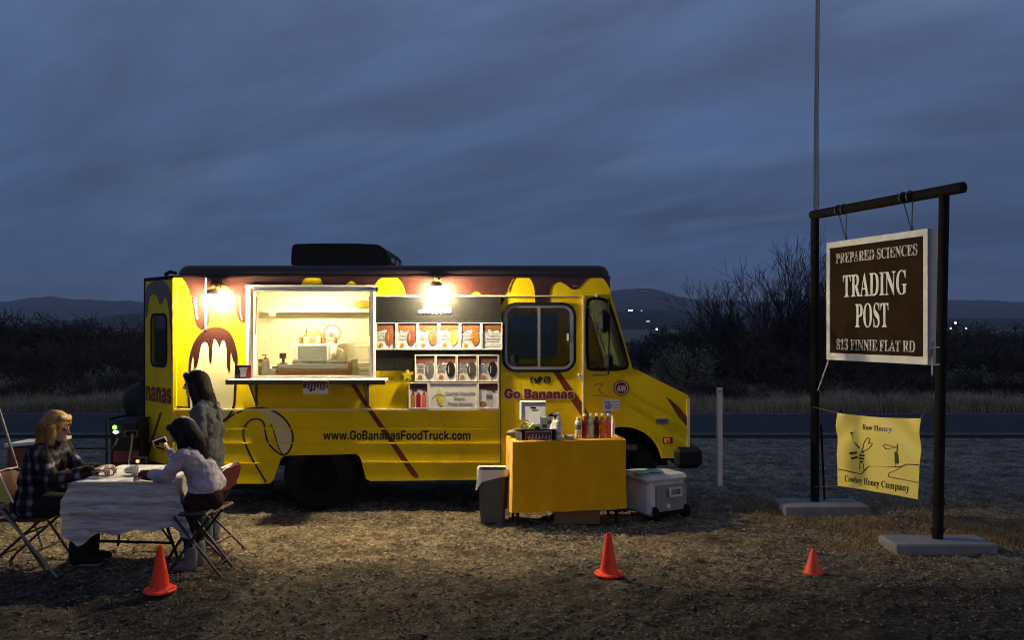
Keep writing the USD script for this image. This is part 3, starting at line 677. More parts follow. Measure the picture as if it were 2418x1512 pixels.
# rails
put("drip_rail", bx(XR + 0.02, XF - 0.0, YT - 0.018, YT + 0.001, tz(655) - 0.008, tz(655) + 0.012), "brown_roof", truck)
put("door_track", bx(tx(888), tx(1378), YT - 0.03, YT - 0.004, tz(701), tz(698)), "cream_rail", truck)
put("belt_rail", bx(tx(414), tx(1179), YT - 0.028, YT + 0.001, tz(969.5), tz(965.5)), "cream_rail", truck)
for a, b, yy in ((414, 1180, 1047), (414, 655, 1095), (856, 1180, 1092), (414, 1180, 1013)):
    put("panel_moulding", bx(tx(a), tx(b), YT - 0.010, YT + 0.001, tz(yy + 1.6), tz(yy - 1.6)), "yellow_paint", truck)
put("corner_post", bx(tx(410) - 0.004, tx(417), YT - 0.012, YT + 0.05, tz(1143), tz(657)), "yellow_paint", truck)
# rear wall, front, floor, chassis
put("rear_wall", bx(XR, XR + 0.035, YT + 0.0415, YB - 0.0415, tz(1143), tz(657)), "yellow_paint", truck)
put("floor", bx(XR + 0.04, tx(1505), YT + 0.042, YB - 0.042, 0.68, 0.74), "cab_lining", truck)
put("chassis", [bx(XR + 0.05, tx(1600), YT + 0.55, YT + 0.67, 0.42, 0.60), bx(XR + 0.05, tx(1600), YB - 0.67, YB - 0.55, 0.42, 0.60)] + [bx(tx(p), tx(p) + 0.08, YT + 0.67, YB - 0.67, 0.46, 0.58) for p in (480, 900, 1150, 1400)], "chassis_paint", truck)
put("rear_bumper", bx(tx(415), tx(640), YT + 0.012, YT + 0.10, tz(1157), tz(1143.4)), "chassis_paint", truck)
put("wheel_well", [bx(tx(645), tx(866), YT + 0.75, YT + 0.77, tz(1135), tz(1070)), bx(tx(645), tx(866), YT + 0.041, YT + 0.75, tz(1070), tz(1066))], "chassis_paint", truck)
put("wheel_well", [bx(tx(1375), tx(1570), YT + 0.5, YT + 0.52, tz(1130), tz(1000)), bx(tx(1375), tx(1570), YT + 0.041, YT + 0.5, tz(1004), tz(1000))], "chassis_paint", truck)
def across(pts, y0, y1):
    """A strip of the side outline carried across the truck's width."""
    return plate(TP(pts), y1, y1 - y0)
put("windshield_frame", [across([(1424, 656), (1440.5, 656), (1442, 704), (1428, 704)], YT + 0.042, YB - 0.042)] +
    [across([(1428, 705), (1441.5, 705), (1493, 870), (1479, 870)], a, b) for a, b in ((YT + 0.042, YT + 0.12), (YT + 1.02, YT + 1.08), (YB - 0.12, YB - 0.042))], "yellow_paint", truck)
put("windshield", across([(1434, 705), (1435.5, 705), (1487, 870), (1485.5, 870)], YT + 0.12, YB - 0.12), "pane_green", truck)
put("hood", [across([(1479, 871), (1494, 871.5), (1507, 875.5), (1622, 933.5), (1620, 939), (1500, 882)], YT + 0.042, YB - 0.042), across([(1619, 940), (1627.5, 941), (1627.5, 1082), (1619, 1082)], YT + 0.042, YB - 0.042)], "yellow_paint", truck)
put("front_bumper", bx(tx(1592), tx(1657), YT - 0.06, YB + 0.06, tz(1106), tz(1056), 0.05), "black_metal", truck)
put("front_edge_trim", bx(tx(1622), tx(1629), YT - 0.010, YT + 0.001, tz(1080), tz(942)), "cream_rail", truck)
# wheels
def wheel(px, py, y, name="wheel"):
    c = np.array([tx(px), y, tz(py)])
    prof = [(0.22, -0.1), (0.36, -0.115), (0.385, -0.09), (0.40, -0.05), (0.40, 0.05), (0.385, 0.09), (0.36, 0.115), (0.22, 0.1)]
    def turn(m):
        v = np.array(m.vertices); return trimesh.Trimesh(np.stack([v[:, 0], v[:, 2], -v[:, 1]], -1) + c, m.faces, process=False)
    w = put(name, turn(lathe((0, 0, 0), prof, 36)), "black_rubber", truck, smooth=40)
    put("rim", turn(lathe((0, 0, 0), [(0.001, -0.03), (0.08, -0.05), (0.09, -0.02), (0.17, -0.01), (0.2, -0.08), (0.222, -0.1), (0.222, 0.1)], 24)), "chassis_paint", w, smooth=30)
    for k in range(6):
        a = k / 6 * 6.283
        put("lug_nut", cyl(c + np.array([0.12 * math.cos(a), -0.03, 0.12 * math.sin(a)]), 0.012, 0.03, "y", 6), "chassis_paint", w)
for px in (748, 1473):
    for y in ((YT + 0.17), (YB - 0.17)):
        wheel(px, HY + (EYE - 0.395) * S_, y)
wheel(748, HY + (EYE - 0.395) * S_, YT + 0.45)
put("axle", cyl((tx(748), (YT + YB) / 2, 0.40), 0.06, 1.6, "y", 12), "chassis_paint", truck)

# the chocolate coating over the yellow side
band = tbox(413, 655.5, 1440, 699)
lobes = [
    chaikin([(411, 640), (411, 701), (451, 701), (446, 684), (439, 668), (430, 657), (424, 640)], 2),
    chaikin([(494, 701), (494, 684), (500, 675), (518, 672), (537, 678), (549, 692), (553, 701)], 2),
    chaikin([(709, 690), (712, 668), (722, 654), (740, 652), (756, 656), (763, 670), (766, 690)], 2),
    chaikin([(812, 690), (815, 674), (826, 664), (838, 665), (846, 676), (848, 690)], 2),
    chaikin([(880, 705), (882, 678), (895, 659), (912, 653), (933, 653), (946, 662), (956, 680), (961, 705)], 2),
    chaikin([(1109, 705), (1113, 694), (1124, 688), (1134, 693), (1138, 705)], 2),
    chaikin([(1189, 705), (1196, 690), (1203, 668), (1219, 654), (1246, 653), (1258, 666), (1263, 690), (1263, 705)], 2),
    chaikin([(1297, 705), (1298, 686), (1306, 670), (1322, 665), (1336, 672), (1350, 684), (1362, 684), (1374, 672), (1386, 658), (1400, 652), (1419, 653), (1433, 668), (1443, 690), (1443, 705)], 2)]
band = band.difference(unary_union([TP(l).buffer(0) for l in lobes]))
drip1 = TP(chaikin([(450, 696), (455, 722), (459, 752), (464, 770), (472, 779), (483, 779), (491, 771), (496, 755), (496, 725), (494, 696)], 2))
drip2 = TP(chaikin([(552, 696), (556, 722), (560, 747), (566, 760), (576, 764), (584, 758), (584, 696)], 2))
drip3 = TP([(1183, 698), (1194, 698), (1191, 708), (1187, 716), (1183, 722)]).union(TP([(1263, 698), (1298, 698), (1296, 719), (1264, 719)]))
choc = unary_union([band, drip1, drip2, drip3]).difference(unary_union([cabw.buffer(0.03), serve]))
put("chocolate_drip", plate(choc, YT + 0.001, 0.004), "chocolate", truck)
hl = [line([(462, 706), (463, 730), (466, 752)], 5), line([(478, 700), (479, 716)], 4), line([(566, 700), (567, 742), (572, 756)], 2.4), line([(1199, 690), (1206, 668), (1212, 660)], 2.2), line([(1352, 676), (1364, 676)], 2.5)]
put("drip_highlight", plate(unary_union(hl), YT - 0.0025, 0.002), "highlight_print", truck)
# plain chocolate dipped banana shape
body_b = TP(chaikin([(452, 990), (447, 940), (449, 880), (456, 830), (470, 795), (492, 778), (518, 775), (540, 786), (553, 815), (556, 860), (553, 920), (551, 966), (525, 998), (480, 1002)], 2))
ring_b = body_b.buffer(4.5 / S_).difference(body_b.buffer(-0.5 / S_))
cap_b = TP(chaikin([(446, 862), (452, 822), (464, 796), (486, 778), (516, 774), (541, 784), (556, 812), (562, 850), (556, 858), (549, 850), (546, 826), (543, 850), (544, 872), (540, 878), (536, 868), (536, 830), (532, 806), (526, 800), (521, 812), (519, 822), (515, 810), (508, 798), (503, 806), (501, 835), (500, 854), (497, 858), (494, 848), (494, 820), (489, 806), (480, 806), (474, 820), (470, 846), (464, 872), (458, 866), (460, 848), (456, 838), (450, 852)], 2)).buffer(0)
put("banana_print", plate(body_b, YT + 0.001, 0.003), "cream_print", truck)
put("banana_outline", plate(ring_b, YT + 0.001, 0.0045), "chocolate", truck)
put("chocolate_cap", plate(cap_b, YT - 0.002, 0.004), "chocolate", truck)
peel = unary_union([TP(chaikin([(610, 964), (640, 968), (672, 988), (690, 1018), (691, 1046), (681, 1068), (670, 1074), (656, 1058), (650, 1030), (638, 1000), (622, 978)], 2))])
put("peel_patch", plate(peel, YT + 0.001, 0.003), "cream_print", truck, label="pale inside of the printed peel")
pl = [line([(525, 999), (540, 988), (553, 978)], 4), line([(560, 976), (580, 967), (607, 963), (640, 967), (672, 987), (691, 1018), (692, 1046), (682, 1069), (668, 1077), (648, 1064), (632, 1046), (626, 1020), (624, 998), (612, 990), (598, 990), (584, 998), (574, 1016), (575, 1036), (586, 1066), (606, 1102), (628, 1139)], 4.2),
      line([(640, 1002), (650, 1028), (657, 1056), (668, 1075)], 2.2), line([(545, 1100), (556, 1142)], 3.2), line([(414, 961), (446, 963)], 3.4)]
for s_ in pl: put("peel_outline", plate(s_, YT - 0.002, 0.0035), "black_print", truck)
# dark stripes thrown across the wrap
stripe = [TP([(826, 905), (838, 905), (870, 955), (990, 1126), (984, 1131), (972, 1124), (878, 985), (858, 955)]), TP([(1306, 878), (1322, 878), (1350, 918), (1374, 950), (1374, 985), (1352, 952), (1335, 925)]), TP([(1379, 958), (1392, 985), (1402, 1010), (1380, 985)]), TP([(1572, 938), (1584, 945), (1606, 965), (1622, 985), (1622, 1008), (1602, 985), (1588, 962)])]
for s_ in stripe: put("wrap_stripe", plate(s_, YT + 0.001, 0.0022), "chocolate_stripe", truck)
def lettering(text, x0, y0, x1, y1, style, material, y=YT, t=0.004, parent=truck, halo=None, shear=0.0):
    g = letters(text, style)
    if shear: g = affinity.skew(g, xs=shear)
    g = fit(g, tx(x0), tz(y1), tx(x1), tz(y0))
    if halo:
        put("lettering_halo", plate(g.buffer(halo[0] / S_), y + 0.001, t * 0.6), halo[1], parent)
    return put("lettering", plate(g.simplify(0.0008), y + 0.001 if not halo else y - t * 0.4, t), material, parent)
lettering("www.GoBananasFoodTruck.com", 763, 1017, 1111, 1040, "bold", "black_print")
lettering("Go Bananas", 1191, 918, 1355, 942, "black", "red_print", halo=(2.2, "cream_print"))
# social icons, stickers, grille, marker
lettering("f", 1251, 890, 1258, 905, "black", "black_print")
bird = TP([(1261, 892), (1266, 896), (1270, 897), (1271, 892), (1276, 890), (1281, 893), (1279, 898), (1276, 903), (1269, 906), (1262, 904), (1265, 902), (1261, 898)])
camq = trr(1284, 890, 1300, 905, 3).difference(Point(tx(1292), tz(899)).buffer(4.5 / S_)).difference(tbox(1286, 892, 1290, 894.5)).union(Point(tx(1292), tz(899)).buffer(2.3 / S_))
put("social_icon", plate(bird.buffer(0.5 / S_), YT + 0.001, 0.004), "black_print", truck)
put("social_icon", plate(camq, YT + 0.001, 0.004), "black_print", truck)
c = Point(tx(1467), tz(917))
st = put("round_sticker", plate(c.buffer(18.5 / S_), YT + 0.001, 0.002), "red_print", truck)
put("sticker_ring", plate(c.buffer(16 / S_).difference(c.buffer(13.8 / S_)), YT - 0.001, 0.0016), "cream_print", st)
lettering("AW", 1457, 911, 1478, 925, "bold", "sticker_white", YT - 0.001, 0.003, st)
put("faded_sticker", plate(line([(1402, 912), (1412, 906), (1425, 908), (1418, 914), (1414, 922), (1420, 929), (1426, 930)], 3.5).union(tbox(1398, 934, 1436, 936.5)), YT + 0.001, 0.002), "faded_print", truck)
st = put("card_sticker", plate(tbox(1424, 943, 1463, 970), YT + 0.001, 0.0025), "sticker_white", truck)
put("sticker_print", plate(unary_union([Point(tx(1436), tz(960)).buffer(8 / S_), tbox(1426, 948, 1441, 952), tbox(1427, 971, 1443, 978)]), YT - 0.001, 0.0025), "sticker_blue", st)
put("sticker_lines", plate(unary_union([tbox(1444, 949, 1460, 951), tbox(1443, 956, 1461, 958), tbox(1445, 963, 1460, 965)]), YT - 0.001, 0.0025), "text_grey", st)
g = put("side_vent", plate(TP(chaikin([(1545, 987), (1580, 987), (1578, 999), (1568, 1004), (1552, 1003)], 1)), YT + 0.001, 0.012), "grey_trim", truck)
for k in range(4): put("vent_slat", bx(tx(1549), tx(1577), YT - 0.02, YT - 0.008, tz(991 + k * 3.2), tz(990 + k * 3.2)), "black_metal", g)
put("side_marker", bx(tx(1569), tx(1582), YT - 0.02, YT + 0.001, tz(1046), tz(1035), 0.006), "drink_orange", truck)
put("marker_base", bx(tx(1565), tx(1588), YT - 0.008, YT + 0.001, tz(1048), tz(1033)), "chocolate_stripe", truck)

# cab door window, quarter window
ring = cabw.buffer(6.5 / S_).difference(cabw)
w = put("door_window", plate(ring, YT + 0.02, 0.032), "black_rubber", truck)
al = cabw.difference(cabw.buffer(-6 / S_)).union(tbox(1270, 724, 1276, 871)).union(tbox(1346, 730, 1349, 866))
put("window_frame", plate(al, YT + 0.028, 0.030), "aluminium", w)
put("pane", plate(cabw.buffer(-5 / S_).intersection(tbox(1190, 700, 1272, 900)), YT + 0.024, 0.004), "pane_clear", w)
put("pane", plate(cabw.buffer(-5 / S_).intersection(tbox(1274, 700, 1360, 900)), YT + 0.016, 0.004), "pane_clear", w)
put("window_latch", bx(tx(1339), tx(1343), YT - 0.012, YT + 0.01, tz(805), tz(788)), "white_plastic", w)
w = put("quarter_window", plate(quarter.buffer(5 / S_).difference(quarter.buffer(-1.5 / S_)), YT + 0.02, 0.030), "black_rubber", truck)
put("pane", plate(quarter, YT + 0.022, 0.004), "pane_clear", w)
# door edges
put("door_edge_rail", bx(tx(1374.5), tx(1379.5), YT - 0.032, YT + 0.001, tz(986), tz(699)), "cream_rail", truck)
put("door_seam", [bx(tx(1181), tx(1182.4), YT - 0.002, YT + 0.001, tz(1130), tz(722)), bx(tx(1380.5), tx(1381.8), YT - 0.002, YT + 0.001, tz(1000), tz(706))], "black_rubber", truck)
put("door_handle", [ball((tx(1368), YT - 0.035, tz(886)), 0.022, n=14), cyl((tx(1370), YT - 0.02, tz(893)), 0.012, 0.06, "z", 10)], "steel", truck)
put("top_marker", ball((tx(1411), YT - 0.015, tz(699)), 0.024, (1.4, 1, 0.8), 14), "steel", truck)
# mirrors on their arms
YM = YT - 0.27
mirror = put("mirror_arm", [path([np.array([tx(1388), YT, tz(716)]), W(1405, 760, YT - 0.15), W(1433, 842, YM)], 0.008), path([np.array([tx(1438), YT, tz(707)]), W(1438, 760, YM + 0.02), W(1437, 842, YM)], 0.012), path([np.array([tx(1402), YT, tz(886)]), W(1436, 884, YM + 0.02), W(1437, 870, YM)], 0.010)], "black_metal", truck)
mh = lambda x0, y0, x1, y1: bx(W(x0, y0, YM)[0], W(x1, y0, YM)[0], YM - 0.05, YM + 0.05, W(x0, y1, YM)[2], W(x0, y0, YM)[2], 0.045)
put("mirror_head", mh(1412, 733, 1440, 786), "black_plastic", mirror)
put("mirror_head", mh(1426, 833, 1447, 876), "black_plastic", mirror)

# cab inside: partition, seat, wheel, dashboard
put("cab_partition", [bx(tx(1188) - 0.22, tx(1188) - 0.20, YT + 0.045, YT + 0.75, 0.741, tz(657)), bx(tx(1188) - 0.22, tx(1188) - 0.20, YB - 0.45, YB - 0.045, 0.741, tz(657))], "cab_lining", truck)

seat = put("driver_seat", [bx(tx(1215), tx(1300), YT + 1.1, YT + 1.6, 0.95, 1.12, 0.05), bx(tx(1205), tx(1228), YT + 1.1, YT + 1.6, 1.1, 1.72, 0.05)], "cab_lining", truck)
put("seat_base", bx(tx(1225), tx(1285), YT + 1.2, YT + 1.5, 0.741, 0.955), "black_metal", seat)
th = np.linspace(0, 2 * np.pi, 25)
cw = np.array([tx(1345), YT + 1.35, 1.45]); u1 = np.array([0, 1, 0]); u2 = np.array([0.55, 0, 0.83])
put("steering_wheel", [path([cw + 0.21 * (math.cos(a) * u1 + math.sin(a) * u2) for a in th], 0.013, 6), path([cw, cw + np.array([0.35, 0, -0.3])], 0.02), path([cw - 0.2 * u1, cw + 0.2 * u1], 0.012)], "black_plastic", truck)
put("sun_shade", across([(1426, 705), (1430, 705), (1479, 868), (1475, 868)], YT + 0.12, YB - 0.10), "sun_shade", truck)
put("dashboard", bx(tx(1400), tx(1490), YT + 0.05, YB - 0.05, 1.15, tz(872), 0.06), "cab_lining", truck)
put("dashboard_clutter", [bx(tx(1395) + 0.1, tx(1420) + 0.1, YT + 0.2, YT + 0.5, tz(872) + 0.001, tz(862)), ball((tx(1440), YT + 0.35, tz(868)), 0.05, (1.6, 1, 0.8), 10)], "galley_tan", truck)
put("red_box", bx(tx(1222), tx(1262), YT + 0.2, YT + 0.35, tz(874), tz(862)), "galley_orange", truck)
put("white_box", bx(tx(1206), tx(1219), YT + 0.2, YT + 0.32, tz(874), tz(860)), "white_plastic", truck)

# kitchen: linings, counter, lights
KX0, KX1 = XR + 0.04, tx(1188) - 0.225
put("kitchen_lining", [plate(sbox(KX0 + 0.002, 0.745, KX1 - 0.002, tz(657)).difference(serve.buffer(0.01)), YT + 0.046, 0.004),
    bx(KX0, KX1, YB - 0.06, YB - 0.045, 0.745, tz(657)), bx(KX0, KX0 + 0.01, YT + 0.047, YB - 0.061, 0.745, tz(657)), bx(KX1 - 0.01, KX1, YT + 0.047, YT + 0.75, 0.745, tz(657)), bx(KX1 - 0.01, KX1, YB - 0.45, YB - 0.061, 0.745, tz(657)),
    bx(KX0 + 0.011, KX1 - 0.011, YT + 0.047, YB - 0.061, tz(657) - 0.012, tz(657) - 0.002)], "cream_wall", truck)
YK = YB - 0.06
kx = lambda px, d: W(px, 0, d)[0]
kz = lambda py, d: W(0, py, d)[2]
YL = YK - 0.78
tl = put("tube_lamp", bx(kx(640, YL), kx(800, YL), YL - 0.05, YL + 0.05, tz(657) - 0.07, tz(657) - 0.03, 0.02), "tube_light", truck)
put("lamp_tray", [bx(kx(628, YL), kx(812, YL), YL - 0.095, YL - 0.085, tz(657) - 0.10, tz(657) - 0.013), bx(kx(630, YL), kx(810, YL), YL - 0.08, YL + 0.08, tz(657) - 0.028, tz(657) - 0.013)], "white_paint", tl)  # front lip added to keep direct tube light from leaving the window
upper = put("upper_shelf", bx(KX0 + 0.35, kx(878, YK), YK - 0.17, YK - 0.001, kz(738, YK - 0.17), kz(729, YK - 0.17)), "galley_white", truck)
put("wall_note", bx(kx(629, YK - 0.285), kx(644, YK - 0.285), YK - 0.178, YK - 0.171, kz(747, YK), kz(731, YK)), "paper_white", upper)
put("counter", [bx(KX0 + 0.02, KX1 - 0.02, YK - 0.62, YK - 0.002, kz(866, YK - 0.6) - 0.04, kz(866, YK - 0.6)), bx(KX0 + 0.02, KX1 - 0.02, YK - 0.58, YK - 0.003, 0.745, kz(866, YK - 0.6) - 0.041)], "galley_white", truck)
put("wall_panel_seam", [bx(kx(845, YK) - 0.004, kx(845, YK) + 0.004, YK - 0.006, YK + 0.001, kz(860, YK), kz(742, YK))], "galley_white", truck)

# serving window: frame, rod, shelf
wf = tbox(583, 674, 888, 892).difference(tbox(600, 688, 875, 888))
fr = put("serving_window_frame", plate(wf, YT + 0.001, 0.035), "white_paint", truck)
put("frame_bead", plate(tbox(590, 679, 883, 890).difference(tbox(594, 683, 879, 889)), YT - 0.033, 0.012), "aluminium", fr)
put("awning_rod", cyl((tx(745), YT - 0.05, tz(686)), 0.010, (893 - 600) / S_, "x", 10), "steel", fr)
put("rod_knob", [ball((tx(893), YT - 0.05, tz(684)), 0.018, n=10), bx(tx(890), tx(893), YT - 0.06, YT + 0.0, tz(689), tz(679))], "black_metal", fr)
put("window_jamb", [bx(tx(597), tx(600), YT + 0.002, YT + 0.14, tz(888), tz(688)), bx(tx(874), tx(877), YT + 0.002, YT + 0.14, tz(888), tz(688))], "white_paint", fr)
put("latch_rod", [path([(tx(604), YT + 0.03, tz(700)), (tx(602), YT + 0.02, tz(790))], 0.006), path([(tx(871), YT + 0.03, tz(700)), (tx(872), YT + 0.02, tz(795))], 0.006)], "galley_tan", fr)
sh = put("serving_shelf", bx(tx(559), tx(918), YT - 0.30, YT - 0.036, tz(897), tz(893)), "white_paint", truck)
put("shelf_edge", bx(tx(557), tx(920), YT - 0.315, YT - 0.301, tz(904), tz(893.5)), "shelf_dark", sh)
put("shelf_underside", bx(tx(560), tx(917), YT - 0.30, YT - 0.037, tz(900), tz(897.4)), "shelf_dark", sh)
for p in (606, 869):
    put("shelf_bracket", [path([(tx(p), YT - 0.27, tz(899)), (tx(p), YT - 0.012, tz(955))], 0.011, 6), bx(tx(p) - 0.012, tx(p) + 0.012, YT - 0.012, YT + 0.001, tz(960), tz(901))], "shelf_dark", sh)
put("access_flap", plate(tbox(604, 905, 870, 964).difference(tbox(606, 905, 868, 962)), YT + 0.001, 0.003), "yellow_paint", truck)

# menu board and wall lamps
mb = put("menu_board", plate(tbox(888, 701, 1181, 837).union(tbox(888, 830, 979, 875)), YT + 0.001, 0.014), "board_black", truck)
put("lettering", plate(fit(letters("Menu", "script").buffer(1.6), tx(989), tz(741), tx(1066), tz(713)).simplify(0.0006), YT - 0.013, 0.008), "white_paint", mb)
put("board_edge", plate(tbox(887, 699, 1182, 876).difference(tbox(889, 701, 1180.5, 874)).difference(tbox(979, 838, 1200, 900)), YT - 0.013, 0.004), "black_metal", mb)
def wall_lamp(px, py):
    x, z, y = tx(px), tz(py), YT - 0.135
    l = put("wall_lamp", [bx(x - 0.05, x + 0.05, YT - 0.03, YT - 0.004, z + 0.10, z + 0.18, 0.012), path([(x, YT - 0.03, z + 0.14), (x, y, z + 0.14), (x, y, z + 0.085)], 0.018, 8), lathe((x, y, z), [(0.02, 0.115), (0.062, 0.10), (0.066, 0.055), (0.055, 0.05)], 16)], "galley_tan", truck)
    put("lamp_globe", ball((x, y, z + 0.012), 0.043, (1, 1, 1.15), 20), "bulb_light", l, smooth=True)
wall_lamp(512, 708)
wall_lamp(1033, 690)
put("conduit", path([(tx(486.5), YT - 0.012, tz(655)), (tx(486.5), YT - 0.012, tz(778))], 0.008, 8), "white_paint", truck)

# open rear door
A = math.radians(42); hx, hy = XR - 0.005, YT + 0.02
du = np.array([-math.cos(A), math.sin(A)]); dn = np.array([-math.sin(A), -math.cos(A)])     # along the door, and its outer side
def ondoor(m, off):
    v = np.array(m.vertices); 
    return trimesh.Trimesh(np.stack([hx + du[0] * v[:, 0] + dn[0] * (v[:, 2] + off), hy + du[1] * v[:, 0] + dn[1] * (v[:, 2] + off), v[:, 1]], -1), m.faces[:, ::-1], process=False)
dw = rrect(0.20, 1.63, 0.57, 2.19, 0.06)
panel = sbox(0.02, 0.50, 0.76, 2.60)
dr = put("rear_door", ondoor(extr(panel.difference(dw), 0.04), -0.04), "yellow_paint", truck)
put("door_edge", ondoor(extr(sbox(0.761, 0.50, 0.785, 2.60), 0.05), -0.045), "black_rubber", dr)
put("door_top", ondoor(extr(sbox(0.0, 2.602, 0.785, 2.64), 0.05), -0.045), "black_rubber", dr)
put("door_drip", ondoor(extr(Polygon(chaikin([(0.02, 2.60), (0.76, 2.60), (0.76, 2.20), (0.70, 2.16), (0.66, 2.40), (0.55, 2.46), (0.42, 2.42), (0.36, 2.30), (0.30, 2.34), (0.20, 2.44), (0.10, 2.20), (0.05, 1.6), (0.02, 1.6)], 2)).intersection(panel).difference(dw.buffer(0.03)), 0.004), -0.001), "chocolate", dr)
put("window_gasket", ondoor(extr(dw.buffer(0.03).difference(dw), 0.02), -0.012), "black_rubber", dr)
put("pane", ondoor(extr(dw, 0.005), -0.02), "pane_grey", dr)
g = affinity.scale(letters("nanas", "black"), xfact=-1)
put("lettering", ondoor(extr(fit(g, 0.06, 1.19, 0.74, 1.37), 0.004), -0.001), "red_print", dr)
put("door_stripe", ondoor(extr(Polygon([(0.30, 1.08), (0.36, 1.08), (0.74, 0.55), (0.66, 0.55)]), 0.003), -0.001), "chocolate_stripe", dr)
put("small_print", ondoor(extr(unary_union([sbox(0.14 + 0.05 * k, 0.72, 0.165 + 0.05 * k, 0.78 + 0.02 * (k % 2)) for k in range(7)] + [sbox(0.16, 0.66, 0.46, 0.68)]), 0.003), -0.001), "chocolate", dr)
put("door_hinge", [cyl((hx - 0.004, hy - 0.012, z), 0.016, 0.12, "z", 10) for z in (0.8, 1.5, 2.3)], "steel", dr)
put("door_holder", path([(XR - 0.02, YT + 0.1, 2.67), (XR - 0.10, YT + 0.14, 2.69), (XR - 0.18, YT + 0.2, 2.66)], 0.02, 6), "black_metal", dr)

# ---------------------------------------------------------------- what stands in the kitchen
def on(px0, py0, px1, py1, d, dd, r=0.0):
    """A box seen at these places whose front lies at depth d."""
    return bx(kx(px0, d), kx(px1, d), d, d + dd, kz(py1, d), kz(py0, d), r)
D1 = YK - 0.52
mw = thing("microwave", "white microwave oven with grey glass door on the truck counter", "microwave", W(750, 860, D1 + 0.2))
put("case", on(694, 812, 800, 861, D1 + 0.02, 0.36, 0.012), "galley_white", mw)
put("door_glass", on(704, 818, 771, 856, D1 + 0.006, 0.012), "microwave_glass", mw)
put("door_frame", [on(697, 814.5, 703, 859, D1 + 0.004, 0.014), on(704, 814.5, 771, 817.5, D1 + 0.004, 0.014), on(772, 814.5, 776, 859, D1 - 0.012, 0.03)], "white_paint", mw)
put("control_panel", on(778, 816, 797, 857, D1 + 0.012, 0.006), "galley_white", mw)
put("button", [on(781 + 5 * i, 830 + 6 * j, 784 + 5 * i, 833 + 6 * j, D1 + 0.007, 0.004) for i in range(3) for j in range(4)], "galley_tan", mw)
def tub(name, px0, py0, px1, py1, d, material, label, cat, lid=None):
    a, b = W(px0, py1, d), W(px1, py0, d); r = (b[0] - a[0]) / 2; h = b[2] - a[2]
    t = thing(name, label, cat, ((a[0] + b[0]) / 2, d, a[2]))
    c = ((a[0] + b[0]) / 2, d, a[2])
    put("body", lathe(c, [(0.001, 0.0), (r * 0.86, 0), (r, h * 0.9), (r, h)], 18), material, t)
    put("lid", lathe(c, [(r * 1.06, h * 0.92), (r * 1.06, h * 1.04), (0.001, h * 1.05)], 18), lid or material, t)
    return t
tub("jar", 705, 797, 714, 811, D1 + 0.1, "galley_tan", "small brown jar leftmost on top of the microwave", "jar", "galley_orange")
tub("jar", 716, 796, 733, 811, D1 + 0.06, "galley_white", "white tub on top of the microwave with a bottle behind it", "jar")
tub("jar", 744, 793, 758, 811, D1 + 0.06, "galley_white", "white cup in front of the brown domed bowl on the microwave", "jar")
tub("jar", 760, 800, 770, 811, D1 + 0.08, "galley_tan", "striped brown jar between white cup and plate on the microwave", "jar")
tub("jar", 788, 797, 797, 811, D1 + 0.08, "galley_tan", "brown jar at the right end of the microwave top", "jar", "galley_orange")
bt = W(724, 811, D1 + 0.14)
b_ = thing("sauce_bottle", "thin dark necked bottle behind the white tub on the microwave", "bottle", bt)
put("body", lathe(bt, [(0.001, 0), (0.03, 0), (0.03, 0.10), (0.012, 0.14)], 12), "galley_tan", b_)
put("neck", lathe(bt, [(0.012, 0.14), (0.012, 0.19), (0.001, 0.19)], 10), "shelf_dark", b_)
bw = W(741, 811, D1 + 0.2)
b_ = thing("domed_bowl", "brown domed bowl lying upside down on the microwave", "bowl", bw)
put("bowl", lathe(bw, [(0.16, 0), (0.155, 0.06), (0.12, 0.125), (0.06, 0.155), (0.001, 0.162)], 24), "galley_tan", b_, smooth=50)
put("rim", lathe(bw, [(0.165, 0.0), (0.17, 0.008), (0.165, 0.016)], 24), "galley_orange", b_)
pc = W(785, 787, D1 + 0.26)
b_ = thing("round_plate", "round white ring plate propped up on the microwave", "plate", pc)
r_ = 20 * (D1 + 0.26) / FPX
put("plate", cyl(pc, r_, 0.012, "y", 32), "galley_white", b_)
put("rim", plate(Point(pc[0], pc[2]).buffer(r_).difference(Point(pc[0], pc[2]).buffer(r_ * 0.88)), pc[1] - 0.004, 0.012), "galley_tan", b_)
put("printed_mark", plate(Point(pc[0] - 0.01, pc[2] - 0.03).buffer(0.032), pc[1] - 0.006, 0.004), "galley_orange", b_)
D2 = YT + 0.42
fz = thing("display_case", "low white and orange glass topped case just inside the serving window", "counter case", W(740, 890, D2 + 0.2))
put("base", on(650, 873, 828, 960, D2, 0.5), "galley_white", fz)
put("front_strip", on(651, 874, 827, 885, D2 - 0.008, 0.008), "galley_orange", fz)
put("case_body", on(652, 861, 826, 872, D2 + 0.02, 0.46, 0.008), "galley_white", fz)
put("sliding_lid", on(690, 852, 822, 860, D2 + 0.06, 0.4, 0.006), "pane_clear", fz)
put("lid_frame", [on(688, 850, 824, 853, D2 + 0.05, 0.02), on(820, 850, 828, 873, D2 + 0.045, 0.42)], "galley_white", fz)
put("end_panel", on(822, 856, 830, 886, D2 - 0.012, 0.05), "galley_orange", fz)
bt = W(627, 886, YT + 0.25)
b_ = thing("pump_bottle", "cream pump bottle at the left end inside the serving window", "bottle", bt)
put("body", lathe(bt, [(0.001, 0), (0.040, 0), (0.042, 0.02), (0.042, 0.15), (0.03, 0.175), (0.014, 0.18)], 18), "clear_plastic", b_, smooth=40)
put("pump", [lathe(bt, [(0.016, 0.178), (0.016, 0.20), (0.005, 0.205), (0.005, 0.225), (0.001, 0.226)], 10), bx(bt[0] - 0.04, bt[0] + 0.01, bt[1] - 0.008, bt[1] + 0.008, bt[2] + 0.222, bt[2] + 0.236)], "galley_tan", b_)
bt = W(668, 862, YT + 0.55)
